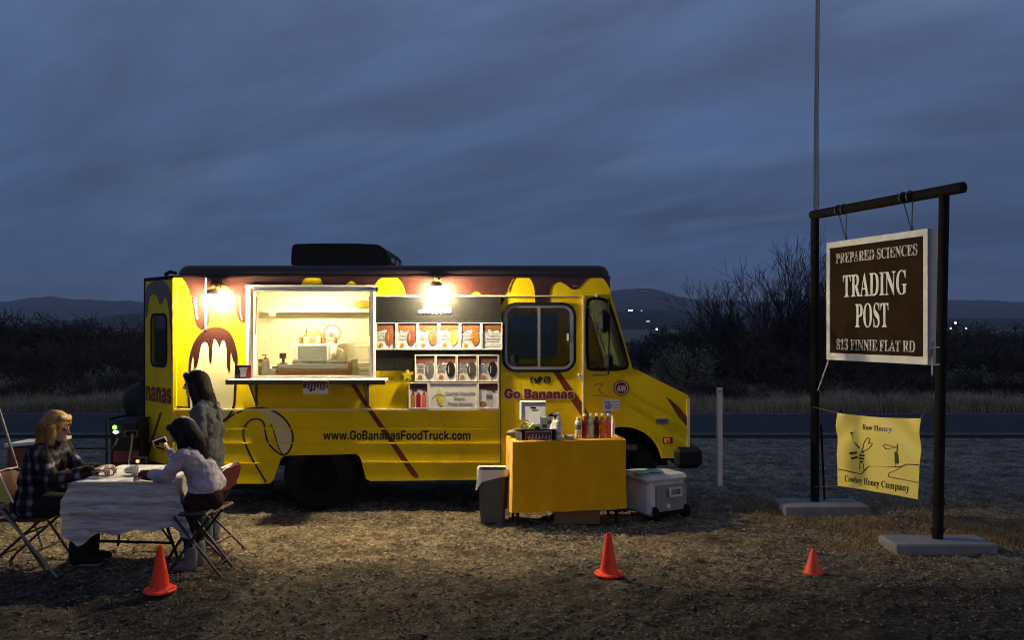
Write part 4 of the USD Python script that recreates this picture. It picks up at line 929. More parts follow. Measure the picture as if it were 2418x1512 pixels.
b_ = thing("card_reader", "small brown card terminal standing on the case", "card reader", bt)
put("stand", bx(bt[0] - 0.03, bt[0] + 0.05, bt[1] - 0.03, bt[1] + 0.03, bt[2], bt[2] + 0.025), "galley_tan", b_)
put("screen", [bx(bt[0] - 0.038, bt[0] + 0.038, bt[1] - 0.012, bt[1] + 0.012, bt[2] + 0.075, bt[2] + 0.14), bx(bt[0] - 0.012, bt[0] + 0.02, bt[1] - 0.008, bt[1] + 0.008, bt[2] + 0.02, bt[2] + 0.08)], "shelf_dark", b_)
b_ = thing("paper_stack", "loose heap of white papers and napkins by the pump bottle", "paper", W(652, 868, YT + 0.4))
for k in range(5):
    c = W(642 + k * 5, 872 - (k % 3) * 3, YT + 0.38 + 0.03 * k); m = bx(-0.05, 0.05, -0.06, 0.06, -0.004, 0.004)
    m.apply_transform(trimesh.transformations.euler_matrix(0.25 * (k % 2), 0.3 - 0.14 * k, 0.4 * k)); m.apply_translation(c); put("sheet", m, "paper_white", b_)
b_ = thing("carton", "orange brown carton at the lower left inside the serving window", "carton", W(612, 880, YT + 0.5))
put("box", on(603, 849, 622, 886, YT + 0.45, 0.2), "galley_orange", b_)
put("label_band", on(603.5, 856, 621.5, 866, YT + 0.446, 0.003), "galley_white", b_)
b_ = thing("wire_rack", "white shelf unit at the right end inside the serving window", "rack", W(855, 880, D1))
for yy in (818, 851, 862, 872, 880): put("shelf", on(833, yy, 872, yy + 2.5, D1 - 0.1, 0.4), "galley_white", b_)
for xx in (834, 870): put("upright", on(xx, 816, xx + 2, 884, D1 - 0.11, 0.01), "galley_white", b_)
yb = W(857, 729, YK - 0.09)
b_ = thing("snack_bag", "yellow snack bag on the upper shelf inside the truck", "bag", yb)
put("bag", ball(yb + np.array([0, 0, 0.055]), 0.07, (1.7, 0.6, 0.8), 16), "yellow_bag", b_)
put("seal", bx(yb[0] + 0.10, yb[0] + 0.16, yb[1] - 0.02, yb[1] + 0.02, yb[2] + 0.03, yb[2] + 0.085), "galley_tan", b_)
b_ = thing("hanging_jug", "white jug hanging in front of the microwave panel", "jug", W(790, 842, D1 - 0.1))
jc = W(790, 835, D1 - 0.12)
put("body", ball(jc, 0.07, (0.9, 0.7, 1.35), 16), "galley_white", b_); put("handle", path([jc + np.array([0.05, 0, 0.07]), jc + np.array([0.11, 0, 0.03]), jc + np.array([0.06, 0, -0.06])], 0.010, 6), "galley_white", b_)

# on the serving shelf
cs = W(587, 890.5, YT - 0.17)
b_ = thing("picture_card", "small dark square card with a pale cup on the left end of the shelf", "card", cs)
put("card", bx(tx(568.5), tx(605), YT - 0.18, YT - 0.17, tz(893), tz(861)), "red_print", b_)
put("card_panel", bx(tx(569.5), tx(594), YT - 0.183, YT - 0.1805, tz(892), tz(862)), "board_black", b_)
put("cup_picture", plate(TP([(579, 866), (597, 866), (597, 871), (595, 872), (594, 888), (582, 888), (581, 872), (579, 871)]), YT - 0.182, 0.004), "grey_plastic", b_)
def drip_sign(name, x0, y0, x1, y1, d, label, seed):
    """A small white card with a dripping brown head, hung by its top; the writing on it is too blurred to read."""
    R = np.random.default_rng(seed)
    f = lambda a, b: (W(a, b, d)[0], W(a, b, d)[2])
    t = thing(name, label, "sign", W((x0 + x1) / 2, y1, d))
    rect = lambda a, b, c, e: sbox(f(a, b)[0], f(c, e)[1], f(c, e)[0], f(a, b)[1])
    put("card", plate(rect(x0, y0, x1, y1), d, 0.006), "paper_white", t)
    xs_ = np.linspace(x0, x1, 9); h = (y1 - y0)
    head = [rect(x0 + 0.6, y0 + 0.6, x1 - 0.6, y0 + h * 0.42)] + [rect(xs_[k] + 0.8, y0 + h * 0.3, xs_[k + 1] - 1.2, y0 + h * R.uniform(0.5, 0.86)).buffer(0.002) for k in range(8)]
    put("dripping_head", plate(unary_union(head), d - 0.006, 0.003), "poster_red_brown", t)
    put("blurred_print", plate(unary_union([rect(xs_[k] + 1.5, y0 + h * R.uniform(0.22, 0.3), xs_[k] + 3.4, y0 + h * R.uniform(0.55, 0.68)) for k in range(1, 8)]), d - 0.009, 0.002), "text_light_grey", t)
drip_sign("hanging_sign", 716, 900, 775, 931, YT - 0.318, "small white card with brown dripping head hanging below the serving shelf", 3)
sc_ = np.array([tx(963), YT - 0.025, tz(886)])
b_ = thing("star_ornament", "small yellow starfish ornament fixed below the black board", "ornament", sc_)
star = Polygon([((12 if k % 2 == 0 else 5) / S_ * math.cos(math.pi / 2 + k * math.pi / 5) + sc_[0], (12 if k % 2 == 0 else 5) / S_ * math.sin(math.pi / 2 + k * math.pi / 5) + sc_[2]) for k in range(10)]).buffer(0.006)
put("star", plate(star, YT - 0.02, 0.02), "banana_yellow", b_)
put("stem", path([sc_ - np.array([0, 0, 0.03]), (tx(961), YT - 0.005, tz(905))], 0.006, 6), "galley_tan", b_)

# ---------------------------------------------------------------- the menu posters
def poster(x0, y0, x1, y1, label, banana=None, kind="banana", seed=0, head="poster_brown"):
    R = np.random.default_rng(seed + 100)
    y = YT - 0.016
    t = thing("menu_poster", label, "poster", (tx((x0 + x1) / 2), y, tz(y1)))
    w, h = x1 - x0, y1 - y0
    fx, fy = lambda u: x0 + u * w, lambda v: y0 + v * h
    R_ = lambda a, b, c, e: tbox(fx(a), fy(b), fx(c), fy(e))
    put("frame", plate(R_(0, 0, 1, 1).difference(R_(0.045, 0.035, 0.955, 0.965)), y, 0.014), "white_paint", t)
    put("sheet", plate(R_(0.03, 0.025, 0.97, 0.975), y, 0.006), "paper_white", t)
    y2 = y - 0.006
    pr = lambda name, g, m, k=1: put(name, plate(g, y2 - 0.0015 * (k - 1) + 0.0005, 0.002), m, t)
    xs_ = np.linspace(0.05, 0.95, 8)
    pr("header", unary_union([R_(0.05, 0.04, 0.95, 0.23)] + [R_(xs_[k] + 0.01, 0.2, xs_[k + 1] - 0.03, 0.23 + R.uniform(0.01, 0.12)).buffer(0.004) for k in range(7)]).intersection(R_(0.05, 0.04, 0.95, 0.5)), head)
    pr("header_line", R_(0.07, 0.05, 0.90, 0.08), "board_black", 2)
    if kind == "banana":
        pr("text_block", unary_union([R_(0.08, v, 0.08 + R.uniform(0.34, 0.44), v + 0.022) for v in np.arange(0.36, 0.70, 0.052)]), "text_grey")
        body = affinity.rotate(affinity.scale(Point(0, 0).buffer(1, quad_segs=8), 0.22, 0.29), -10 + 8 * (seed % 3))
        body = affinity.translate(affinity.scale(body, w / S_, h / S_, origin=(0, 0)), tx(fx(0.71)), tz(fy(0.55)))
        pr("stick", R_(0.66, 0.75, 0.70, 0.94), "galley_tan")
        b = pr("banana_picture", body, banana, 2)
        pr("picture_shine", affinity.translate(affinity.scale(body, 0.14, 0.55), -0.10 * w / S_, 0.0), "price_orange" if seed < 6 else "text_grey", 3)
        disc = Point(tx(fx(0.26)), tz(fy(0.83))).buffer(0.17 * w / S_)
        pr("price_disc", disc, "price_cream"); pr("price_mark", affinity.scale(disc, 0.62, 0.62), "price_orange", 2)
    elif kind == "text":
        pr("text_block", unary_union([R_(0.08 + R.uniform(0, 0.08), v, 0.92 - R.uniform(0, 0.1), v + 0.03) for v in np.arange(0.34, 0.72, 0.055)]), "text_light_grey")
        pr("bottom_panel", R_(0.08, 0.76, 0.9, 0.88), "text_light_grey")
    elif kind == "drinks":
        for k, m in enumerate(("galley_orange", "drink_red", "drink_pink")):
            b = pr("bottle_picture", R_(0.10 + 0.28 * k, 0.46, 0.33 + 0.28 * k, 0.96).buffer(-0.004).buffer(0.004), m)
            pr("cap_picture", R_(0.16 + 0.28 * k, 0.39, 0.27 + 0.28 * k, 0.46), "poster_red_brown")
    elif kind == "water":
        pr("bottle_picture", unary_union([R_(0.40, 0.42, 0.66, 0.96), R_(0.46, 0.33, 0.60, 0.44)]).buffer(0.004), "text_light_grey")
        pr("label_picture", R_(0.39, 0.46, 0.67, 0.60), "label_blue", 2)
        pr("price_mark", Point(tx(fx(0.25)), tz(fy(0.84))).buffer(0.16 * w / S_), "price_orange")
    return t
mat("coat_caramel", (0.30, 0.12, 0.06), 0.4, vary=0.5, vscale=70); mat("coat_milk", (0.22, 0.075, 0.05), 0.4, vary=0.5, vscale=70)
mat("coat_nut", (0.34, 0.16, 0.08), 0.4, vary=0.6, vscale=110); mat("coat_peanut", (0.62, 0.38, 0.11), 0.4, vary=0.35, vscale=80)
mat("coat_toffee", (0.36, 0.17, 0.035), 0.4, vary=0.6, vscale=80); mat("coat_oreo", (0.20, 0.18, 0.16), 0.4, vary=0.6, vscale=130)
mat("coat_dark", (0.020, 0.014, 0.012), 0.4, vary=0.5, vscale=90); mat("coat_mocha", (0.11, 0.085, 0.07), 0.4, vary=0.6, vscale=90)
mat("coat_black", (0.012, 0.008, 0.01), 0.4)
xs6 = np.linspace(887.5, 1186.5, 7)
row1 = [("coat_caramel", "menu poster with reddish brown banana, leftmost of the upper row"), ("coat_milk", "menu poster with bitten purplish brown banana, second in the upper row"), ("coat_nut", "menu poster with nut speckled banana, third in the upper row"), ("coat_peanut", "menu poster with pale golden peanut banana in the upper row"), ("coat_toffee", "menu poster with toffee brown banana, fifth in the upper row")]
for k in range(6):
    a, b = xs6[k] + 0.5, xs6[k + 1] - 0.5
    if k < 5: poster(a, 762, b, 826, row1[k][1], row1[k][0], seed=k)
    else: poster(a, 762, b, 826, "menu poster filled with grey print only, right end of the upper row", kind="text", seed=k)
row2 = [("coat_oreo", "menu poster with grey crumb coated banana, left in the middle row"), ("coat_dark", "menu poster with black and white chipped banana, second in the middle row"), ("coat_mocha", "menu poster with grey brown banana, third in the middle row"), ("coat_black", "menu poster with thin black banana, right end of the middle row")]
xs4 = np.linspace(980, 1178, 5)
for k in range(4):
    poster(xs4[k] + 0.5, 838, xs4[k + 1] - 0.5, 901, row2[k][1], row2[k][0], seed=7 + k)
poster(966, 903.5, 1012, 965, "menu poster with three bottled drinks at the left of the lowest row", kind="drinks", seed=12, head="poster_red_brown")
poster(1129, 903.5, 1178, 965, "menu poster with a water bottle at the right of the lowest row", kind="water", seed=13, head="poster_red_brown")
y = YT - 0.016
bn = thing("banner_board", "white board reading Gourmet Chocolate Dipped Frozen Bananas in the lowest row", "sign", (tx(1070), y, tz(965)))
put("board", plate(tbox(1013, 903.5, 1128, 965), y, 0.008), "paper_white", bn)
put("frame", plate(tbox(1012.6, 903, 1128.4, 965.5).difference(tbox(1015, 905.5, 1126, 963)), y - 0.0005, 0.012), "white_paint", bn)
for txt, a, b, yy in (("Gourmet Chocolate", 1052, 1122, 924), ("Dipped", 1072, 1097, 937), ("Frozen Bananas", 1058, 1116, 949)):
    lettering(txt, a, yy, b, yy + 9, "bold", "text_grey", y - 0.0075, 0.003, bn)
ban = Polygon(chaikin([(tx(a), tz(b)) for a, b in [(1033, 919), (1037, 914), (1041, 919), (1043, 930), (1046, 945), (1047, 957), (1043, 960), (1036, 952), (1031, 940), (1030, 930)]], 2))
put("banana_picture", plate(ban, y - 0.0075, 0.003), "banana_yellow", bn)
put("banana_tip", plate(ban.intersection(tbox(1025, 905, 1050, 931)), y - 0.010, 0.0015), "cream_print", bn)
put("peel_strokes", plate(unary_union([line([(1032, 931), (1026, 934), (1020, 942)], 1.2), line([(1043, 931), (1050, 935), (1053, 943)], 1.2)]), y - 0.0075, 0.002), "text_grey", bn)

# ================================================================ hanging sign
SL, SR = np.array([3.43, 8.71]), np.array([3.985, 7.20])
for (x0, x1, y0, y1), top, lab in ((slabs[0], 0.089, "grey concrete slab under the left post of the hanging sign"), (slabs[1], 0.078, "grey concrete slab under the right post, nearest the camera")):
    p = thing("concrete_slab", lab, "slab", ((x0 + x1) / 2, (y0 + y1) / 2, 0))
    put("slab", bx(x0, x1, y0, y1, -0.1, top, 0.012), "concrete", p, smooth=30)
ax = np.array([*(SR - SL), 0]); LEN = np.linalg.norm(ax); ax /= LEN
nrm = np.array([ax[1], -ax[0], 0])                      # towards the camera's left
if nrm[0] > 0: nrm = -nrm
fr = thing("sign_frame", "dark rusty pipe gantry of two posts and a crossbeam on concrete slabs", "sign frame", ((SL + SR)[0] / 2, (SL + SR)[1] / 2, 0.08))
ZB = 3.305
for s, zt in ((SL, 0.085), (SR, 0.076)):
    put("post", tubes([((s[0], s[1], zt), (s[0] + (0.062 if s is SR else 0), s[1], ZB), 0.047, 0.045)], 16, True), "rusty_pipe", fr, smooth=40)
put("weld_collar", tubes([((SR[0], SR[1], 0.40), (SR[0], SR[1], 0.46), 0.062, 0.058)], 14, True), "rusty_pipe", fr); put("weld_collar", tubes([((SR[0], SR[1], 0.15), (SR[0], SR[1], 0.17), 0.060, 0.060)], 14, True), "rusty_pipe", fr)
b0, b1 = np.array([*SL, ZB + 0.03]) - ax * 0.04, np.array([SR[0] + 0.062, SR[1], ZB + 0.03]) + ax * 0.20
put("crossbeam", tubes([(b0, b1, 0.052, 0.052)], 18, True), "rusty_pipe", fr, smooth=40)
put("brace", path([(SL[0] + 0.07, SL[1], 0.95), (SL[0] + 0.13, SL[1] + 0.05, 0.09)], 0.012, 6), "rusty_pipe", fr)
for z in (1.86, 1.70): put("wire_tie", path([np.array([SR[0], SR[1], z]) + nrm * 0.05 + ax * -0.03, np.array([SR[0], SR[1], z + 0.01]) + nrm * 0.05 + ax * 0.06], 0.008, 5), "steel", fr)
def onsign(m, t0, z0, off):
    """x along the sign, y up, extrusion towards the viewer's side."""
    v = np.array(m.vertices)
    base = np.array([*SL, z0]) + ax * t0
    return trimesh.Trimesh(base + v[:, 0:1] * ax + v[:, 1:2] * np.array([0, 0, 1.0]) + (v[:, 2:3] + off) * nrm, m.faces, process=False)
SW, SH, SZ = 1.315, 1.295, 1.70
t0 = 0.12 * LEN
sg = thing("trading_post_sign", "brown hanging sign reading Prepared Sciences Trading Post with white border", "sign", (*(SL + ax[:2] * (t0 + SW / 2)), SZ))
flip = lambda m: trimesh.Trimesh(m.vertices, m.faces[:, ::-1], process=False)
orient = np.dot(np.cross(ax, [0, 0, 1]), nrm) > 0
sgn = (lambda m: m) if orient else flip
put("sign_box", sgn(onsign(extr(sbox(0, 0, SW, SH), 0.10), t0, SZ, -0.105)), "sign_white", sg)
put("brown_panel", sgn(onsign(extr(sbox(0.05, 0.075, SW - 0.05, SH - 0.065), 0.006), t0, SZ, -0.006)), "sign_brown", sg)
put("border", sgn(onsign(extr(sbox(0, 0, SW, SH).difference(sbox(0.05, 0.075, SW - 0.05, SH - 0.065)), 0.018), t0, SZ, -0.006)), "sign_white", sg)
def signtext(txt, x0, y0, x1, y1, style, m):
    g = fit(letters(txt, style), x0, y0, x1, y1)
    put("lettering", sgn(onsign(extr(g.simplify(0.001), 0.005), t0, SZ, -0.001)), m, sg)
signtext("PREPARED SCIENCES", 0.13, 1.055, 1.19, 1.165, "serif", "sign_letter_worn")
signtext("TRADING", 0.235, 0.68, 1.07, 0.925, "serif", "sign_letter")
signtext("POST", 0.41, 0.355, 0.845, 0.61, "serif", "sign_letter")
signtext("813 FINNIE FLAT RD", 0.14, 0.115, 1.165, 0.235, "serif", "sign_letter_worn")
for u in (0.17, 0.82):
    top = np.array([*SL, ZB + 0.0]) + ax * (t0 + SW * u); low = np.array([*SL, SZ + SH + 0.005]) + ax * (t0 + SW * u) - nrm * 0.05
    put("hanger_chain", [path([top - ax * 0.055, low], 0.006, 5), path([top + ax * 0.055, low], 0.006, 5), tubes([(low, low + np.array([0, 0, 0.05]), 0.014, 0.014)], 6, True)] + [tubes([(b0 + ax * (t0 + SW * u + s) + np.array([0, 0, 0]), b0 + ax * (t0 + SW * u + s + 0.012), 0.059, 0.059)], 14, True) for s in (-0.02, 0.06)], "chain_metal", sg)
put("tie_strap", path([np.array([*SL, SZ + 0.22]) + ax * (t0 + SW) - nrm * 0.06, np.array([*SR, SZ - 0.10]) - ax * 0.06], 0.010, 5), "pale_pole", sg)
put("tie_strap", path([np.array([*SL, SZ + 0.02]) + ax * t0 - nrm * 0.03, np.array([*SL, SZ - 0.35]) + ax * 0.05], 0.009, 5), "pale_pole", sg)

# the honey banner, a slack cloth tied between the posts
bl = thing("honey_banner", "yellow cloth banner reading Raw Honey Cowboy Honey Company tied between the posts", "banner", (*(SL + ax[:2] * 0.9), 0.33))
TL, TR, BR, BL_ = [np.array(p, float) for p in ((0.355, 1.125), (1.405, 1.180), (1.385, 0.395), (0.350, 0.325))]
def bpos(u, v, off=0.0):
    """u across, v up, both 0 to 1."""
    u, v = np.asarray(u, float), np.asarray(v, float)
    p = (BL_ * (1 - u[..., None]) + BR * u[..., None]) * (1 - v[..., None]) + (TL * (1 - u[..., None]) + TR * u[..., None]) * v[..., None]
    sag = 0.018 * np.sin(np.pi * u) * (v ** 2) - 0.012 * np.sin(np.pi * u) * (1 - v) ** 2
    corner = np.minimum.reduce([np.hypot(u - a, v - b) for a, b in ((0, 0), (1, 0), (0, 1), (1, 1))])
    out = 0.016 * np.sin(3.1 * u + 2 * v) + 0.020 * np.sin(11 * (u + v)) * np.exp(-((u + v - 1.75) / 0.25) ** 2) + 0.016 * np.sin(13 * (u - v)) * np.exp(-((u - v + 0.75) / 0.25) ** 2) + 0.008 * np.sin(9 * u + 3)
    return np.array([*SL, 0]) + p[..., 0:1] * ax + (p[..., 1] - sag)[..., None] * np.array([0, 0, 1.0]) + (out + off)[..., None] * nrm
def bmesh(g, off, n=0):
    ms = []
    for q in polys(g):
        m = trimesh.creation.extrude_polygon(q, 1.0, engine="earcut")
        if n:
            for _ in range(n): m = m.subdivide()
        v = m.vertices
        ms.append(trimesh.Trimesh(bpos(v[:, 0], v[:, 1], off + v[:, 2] * 0.0025), m.faces, process=False))
    m = trimesh.util.concatenate(ms)
    return sgn(m)
uu, vv = np.meshgrid(np.linspace(0, 1, 49), np.linspace(0, 1, 41))
i = np.arange(uu.size).reshape(uu.shape)
q = np.stack([i[:-1, :-1], i[:-1, 1:], i[1:, 1:], i[1:, :-1]], -1).reshape(-1, 4)
F = np.vstack([q[:, :3], q[:, [0, 2, 3]]])
A_, B_ = bpos(uu, vv, 0.0).reshape(-1, 3), bpos(uu, vv, -0.004).reshape(-1, 3)
put("cloth", [sgn(trimesh.Trimesh(A_, F, process=False)), flip(sgn(trimesh.Trimesh(B_, F, process=False)))], "banner_yellow", bl, smooth=True)
ar = 1.05 / 0.80
T_ = lambda txt, x0, y0, x1, y1: fit(letters(txt, "serif"), x0, y0, x1, y1)
put("lettering", bmesh(T_("Raw Honey", 0.33, 0.795, 0.68, 0.89), 0.0005), "black_print", bl)
put("lettering", bmesh(T_("Cowboy Honey Company", 0.10, 0.045, 0.90, 0.165), 0.0005), "black_print", bl)
L_ = lambda pts, w: LineString(pts).buffer(w / 2, quad_segs=3)
hills_ = unary_union([L_([(0.0, 0.235), (0.33, 0.205), (0.43, 0.325), (0.70, 0.36), (0.80, 0.375), (0.86, 0.415), (0.99, 0.425)], 0.011), L_([(0.80, 0.372), (0.75, 0.32), (0.68, 0.275), (0.67, 0.235)], 0.007), L_([(0.67, 0.225), (0.99, 0.205)], 0.009)]).segmentize(0.06)
put("horizon_print", bmesh(hills_, 0.0005), "black_print", bl)
bee = unary_union([affinity.rotate(affinity.scale(Point(0.335, 0.44).buffer(0.05), 0.75, 1.7), -6), L_([(0.30, 0.56), (0.24, 0.62), (0.20, 0.72), (0.18, 0.75)], 0.02)])
wing = unary_union([affinity.rotate(affinity.scale(Point(0.37, 0.66).buffer(0.06), 0.55, 1.5), a, origin=(0.30, 0.585)) for a in (-20, -48)])
ringw = wing.difference(wing.buffer(-0.010))
strip = unary_union([sbox(0.27, y, 0.40, y + 0.022) for y in (0.385, 0.43, 0.475, 0.52)])
put("bee_print", bmesh(unary_union([bee.difference(strip), ringw, L_([(0.17, 0.75), (0.215, 0.76)], 0.014), L_([(0.18, 0.47), (0.26, 0.49)], 0.03), L_([(0.20, 0.40), (0.27, 0.43)], 0.025), L_([(0.31, 0.35), (0.31, 0.27)], 0.008), L_([(0.36, 0.35), (0.37, 0.265)], 0.008)]).segmentize(0.05), 0.0005), "black_print", bl)
fig = unary_union([Polygon([(0.725, 0.55), (0.745, 0.57), (0.765, 0.53), (0.775, 0.44), (0.775, 0.41), (0.735, 0.405), (0.732, 0.45)]), L_([(0.755, 0.57), (0.752, 0.66)], 0.012), L_([(0.752, 0.62), (0.70, 0.625), (0.62, 0.65), (0.60, 0.62), (0.63, 0.585), (0.70, 0.605), (0.75, 0.62)], 0.009), L_([(0.745, 0.40), (0.745, 0.36)], 0.006)])
put("small_bee_print", bmesh(fig.segmentize(0.05), 0.0005), "black_print", bl)
for a, b, s, z in ((0.0, 1.0, SL, 1.16), (1.0, 1.0, SR, 1.42), (0.0, 0.0, SL, 0.25), (1.0, 0.0, SR, 0.22)): put("tie_cord", path([bpos(np.array(a), np.array(b)), np.array([*s, z]) + nrm * 0.04], 0.005, 5), "rope", bl)

# flag pole behind the sign, white marker post
fp = W(1924, HY, 11.3); fp[2] = float(ground_z(fp[0], 11.3))
t = thing("flag_pole", "tall thin pale pole rising out of the picture behind the left sign post", "pole", fp)
top = W(1934, -260, 11.3)
put("shaft", tubes([(fp, W(1927, 300, 11.3), 0.036, 0.032), (W(1927, 300, 11.3), top, 0.032, 0.026)], 12, True), "pale_pole", t, smooth=True)
put("ball_finial", ball(top + np.array([0, 0, 0.05]), 0.07, n=14), "pale_pole", t)
put("halyard", [path([fp + np.array([0.05, -0.02, 1.4]), W(1932, 250, 11.27), top + np.array([0.03, 0, -0.1])], 0.005, 4), cyl(fp + np.array([0.045, 0, 1.35]), 0.012, 0.12, "z", 6)], "rope", t)
p = G(1699, 1147); d = p[1]
t = thing("marker_post", "white square wooden post standing alone right of the truck bumper", "post", (p[0], d, 0))
put("post", bx(p[0] - 0.032, p[0] + 0.032, d - 0.032, d + 0.032, -0.1, W(0, 916, d)[2], 0.006), "post_white", t)
put("reflector", bx(p[0] - 0.033, p[0] + 0.033, d - 0.036, d - 0.0325, W(0, 927, d)[2], W(0, 921, d)[2]), "grey_trim", t)

# ================================================================ traffic cones
def cone_at(px, py): g_ = G(px, py); return np.array([g_[0], g_[1], float(ground_z(g_[0], g_[1])) + 0.004])
c1 = cone_at(378, 1399)
cn = thing("traffic_cone", "orange traffic cone with a white scuff, in front of the cloth covered table", "traffic cone", c1)
r = np.random.default_rng(2)
base = [(0.001, 0.0), (0.118, 0.0), (0.124, 0.006), (0.124, 0.016), (0.116, 0.022), (0.085, 0.028)]
put("base", lathe((0, 0, 0), base, 10), "cone_orange", cn, local=True)
put("body", lathe((0, 0, 0), [(0.085, 0.027), (0.078, 0.036), (0.070, 0.05), (0.020, 0.345), (0.017, 0.35), (0.012, 0.346), (0.010, 0.30)], 28), "cone_orange", cn, smooth=50, local=True)
c2 = cone_at(1437, 1356)
again(cn, "orange traffic cone standing in front of the orange draped table", c2, 40.0)
c3 = cone_at(1920, 1352)
sc3 = thing("small_cone", "small dull orange cone without flange near the right concrete slab", "traffic cone", c3)
put("body", lathe((0, 0, 0), [(0.001, 0), (0.074, 0.0), (0.076, 0.008), (0.070, 0.020), (0.020, 0.185), (0.012, 0.205), (0.001, 0.208)], 24), "cone_orange_dull", sc3, smooth=50, local=True)
put("foot_rim", lathe((0, 0, 0), [(0.074, 0.001), (0.080, 0.003), (0.079, 0.009), (0.072, 0.011)], 24), "cone_orange_dull", sc3, local=True)

# ================================================================ the orange draped table and what is on it
TX0, TX1, TY0, TY1, TZ = 0.013, 1.205, 7.88, 8.33, 0.88
TA = math.radians(9.0)
def turned(m):
    """Turn about the table's near left corner."""
    if isinstance(m, list): return [turned(x) for x in m]
    v, f = V(m); c, s = math.cos(TA), math.sin(TA); x, y = v[:, 0] - TX0, v[:, 1] - TY0
    return trimesh.Trimesh(np.column_stack([TX0 + c * x - s * y, TY0 + s * x + c * y, v[:, 2]]), f, process=False)
t = thing("serving_table", "folding table of black legs under the orange cloth", "table", ((TX0 + TX1) / 2, (TY0 + TY1) / 2, 0))
put("tabletop", turned(bx(TX0 + 0.006, TX1 - 0.006, TY0 + 0.006, TY1 - 0.006, TZ - 0.03, TZ - 0.006)), "grey_plastic", t)
for x in (TX0 + 0.06, TX1 - 0.08):
    for y in (TY0 + 0.06, TY1 - 0.06): put("leg", turned(tubes([((x, y, 0), (x, y, TZ - 0.03), 0.014, 0.014)], 8, True)), "black_metal", t)
    put("crossbar", turned(path([(x, TY0 + 0.06, 0.10), (x, TY1 - 0.06, 0.10)], 0.010, 6)), "black_metal", t)
def drape(x0, x1, y0, y1, z, drop, seed, amp=0.012, nseg=34, pull=0.02):
    """A cloth over a rectangular top: top sheet and a skirt with folds."""
    per = []
    for a, b in (((x0, y0), (x1, y0)), ((x1, y0), (x1, y1)), ((x1, y1), (x0, y1)), ((x0, y1), (x0, y0))):
        a, b = np.array(a), np.array(b); k = max(int(np.linalg.norm(b - a) * nseg), 6)
        per += [a + (b - a) * i / k for i in range(k)]
    per = np.array(per); n = len(per); c = np.array([(x0 + x1) / 2, (y0 + y1) / 2])
    hx_, hy_ = (x1 - x0) / 2, (y1 - y0) / 2
    nd = np.zeros((n, 2)); rel = (per - c) / np.array([hx_, hy_])
    nd[:, 0] = np.where(np.abs(rel[:, 0]) > 0.999, np.sign(rel[:, 0]), 0); nd[:, 1] = np.where(np.abs(rel[:, 1]) > 0.999, np.sign(rel[:, 1]), 0)
    nd /= np.linalg.norm(nd, axis=1, keepdims=True)
    s = np.arange(n)
    rows = []
    for t_ in np.linspace(0, 1, 15):
        f = meshkit.fbm(np.stack([per[:, 0] * 7, per[:, 1] * 7, 0 * s + t_ * 0.9], -1), 3, seed) - 0.5
        crease = meshkit.noise(np.stack([per[:, 0] * 2.2, per[:, 1] * 2.2, 0 * s + t_ * 3], -1), seed + 5) - 0.5
        o = 0.006 + t_ * (amp * 3.2 * f + 0.006) + 0.006 * crease - pull * t_ ** 1.5
        dz = drop + (0.012 * (meshkit.noise(np.stack([per[:, 0] * 4, per[:, 1] * 4, 0 * s], -1), seed + 9) - 0.5) if True else 0)
        rr = per + nd * o[:, None]
        rows.append(np.column_stack([rr, z - np.where(t_ == 0, 0, 1) * dz * t_]))
    v = np.vstack(rows); F_ = []
    i = np.arange(n); j = (i + 1) % n
    for k in range(14):
        F_ += [np.stack([k * n + i, (k + 1) * n + i, (k + 1) * n + j], 1), np.stack([k * n + i, (k + 1) * n + j, k * n + j], 1)]
    gx, gy = np.meshgrid(np.linspace(x0 - 0.005, x1 + 0.005, 30), np.linspace(y0 - 0.005, y1 + 0.005, 14))
    gz = z + 0.0005 + 0.004 * (meshkit.noise(np.stack([gx * 6, gy * 6, 0 * gx], -1), seed) - 0.5)
    gi = np.arange(gx.size).reshape(gx.shape); q = np.stack([gi[:-1, :-1], gi[:-1, 1:], gi[1:, 1:], gi[1:, :-1]], -1).reshape(-1, 4)
    top_ = trimesh.Trimesh(np.stack([gx, gy, gz], -1).reshape(-1, 3), np.vstack([q[:, :3], q[:, [0, 2, 3]]]), process=False)
    return [trimesh.Trimesh(v, np.vstack(F_), process=False), top_]
solo("tablecloth", turned(drape(TX0, TX1, TY0, TY1, TZ, 0.725, 7, 0.030, 34, -0.004)), "orange_cloth", "orange yellow cloth draped over the serving table beside the truck", "tablecloth", smooth=45)
bxp = G(1365, 1238)
t = thing("cardboard_box", "brown cardboard box on the gravel under the orange draped table", "box", (bxp[0], 8.06, 0))
put("carton", bx(0.44, 0.92, 8.03, 8.33, 0.0, 0.20), "cardboard", t); put("flap", [bx(0.44, 0.92, 8.005, 8.028, 0.195, 0.20), bx(0.41, 0.437, 8.03, 8.33, 0.193, 0.20)], "cardboard", t)
def bottle(px, py0, py1, d, w_px, name, label, liquid, cap="white_plastic", wrap=None, fill=0.8, group=None):
    b = W(px, py1, d); b[2] = TZ + 0.006
    h = (py1 - py0) * d / FPX; r = w_px * d / FPX / 2
    t = thing(name, label, "bottle", b, group)
    prof = [(0.001, 0), (r * 0.9, 0.0), (r, 0.01), (r, h * 0.34), (r * 0.93, h * 0.40), (r, h * 0.46), (r, h * fill * 0.86), (r * 0.82, h * fill * 0.93), (r * 0.42, h * 0.88), (r * 0.42, h * 0.90)]
    put("body", lathe(b, prof, 18), liquid, t, smooth=50)
    put("cap", lathe(b, [(r * 0.40, h * 0.885), (r * 0.52, h * 0.89), (r * 0.52, h * 0.995), (r * 0.45, h), (0.001, h)], 14), cap, t)
    if wrap: put("wrap_label", lathe(b, [(r * 1.012, h * 0.42), (r * 1.012, h * 0.64)], 18), wrap, t)
    return t
DB = 8.16
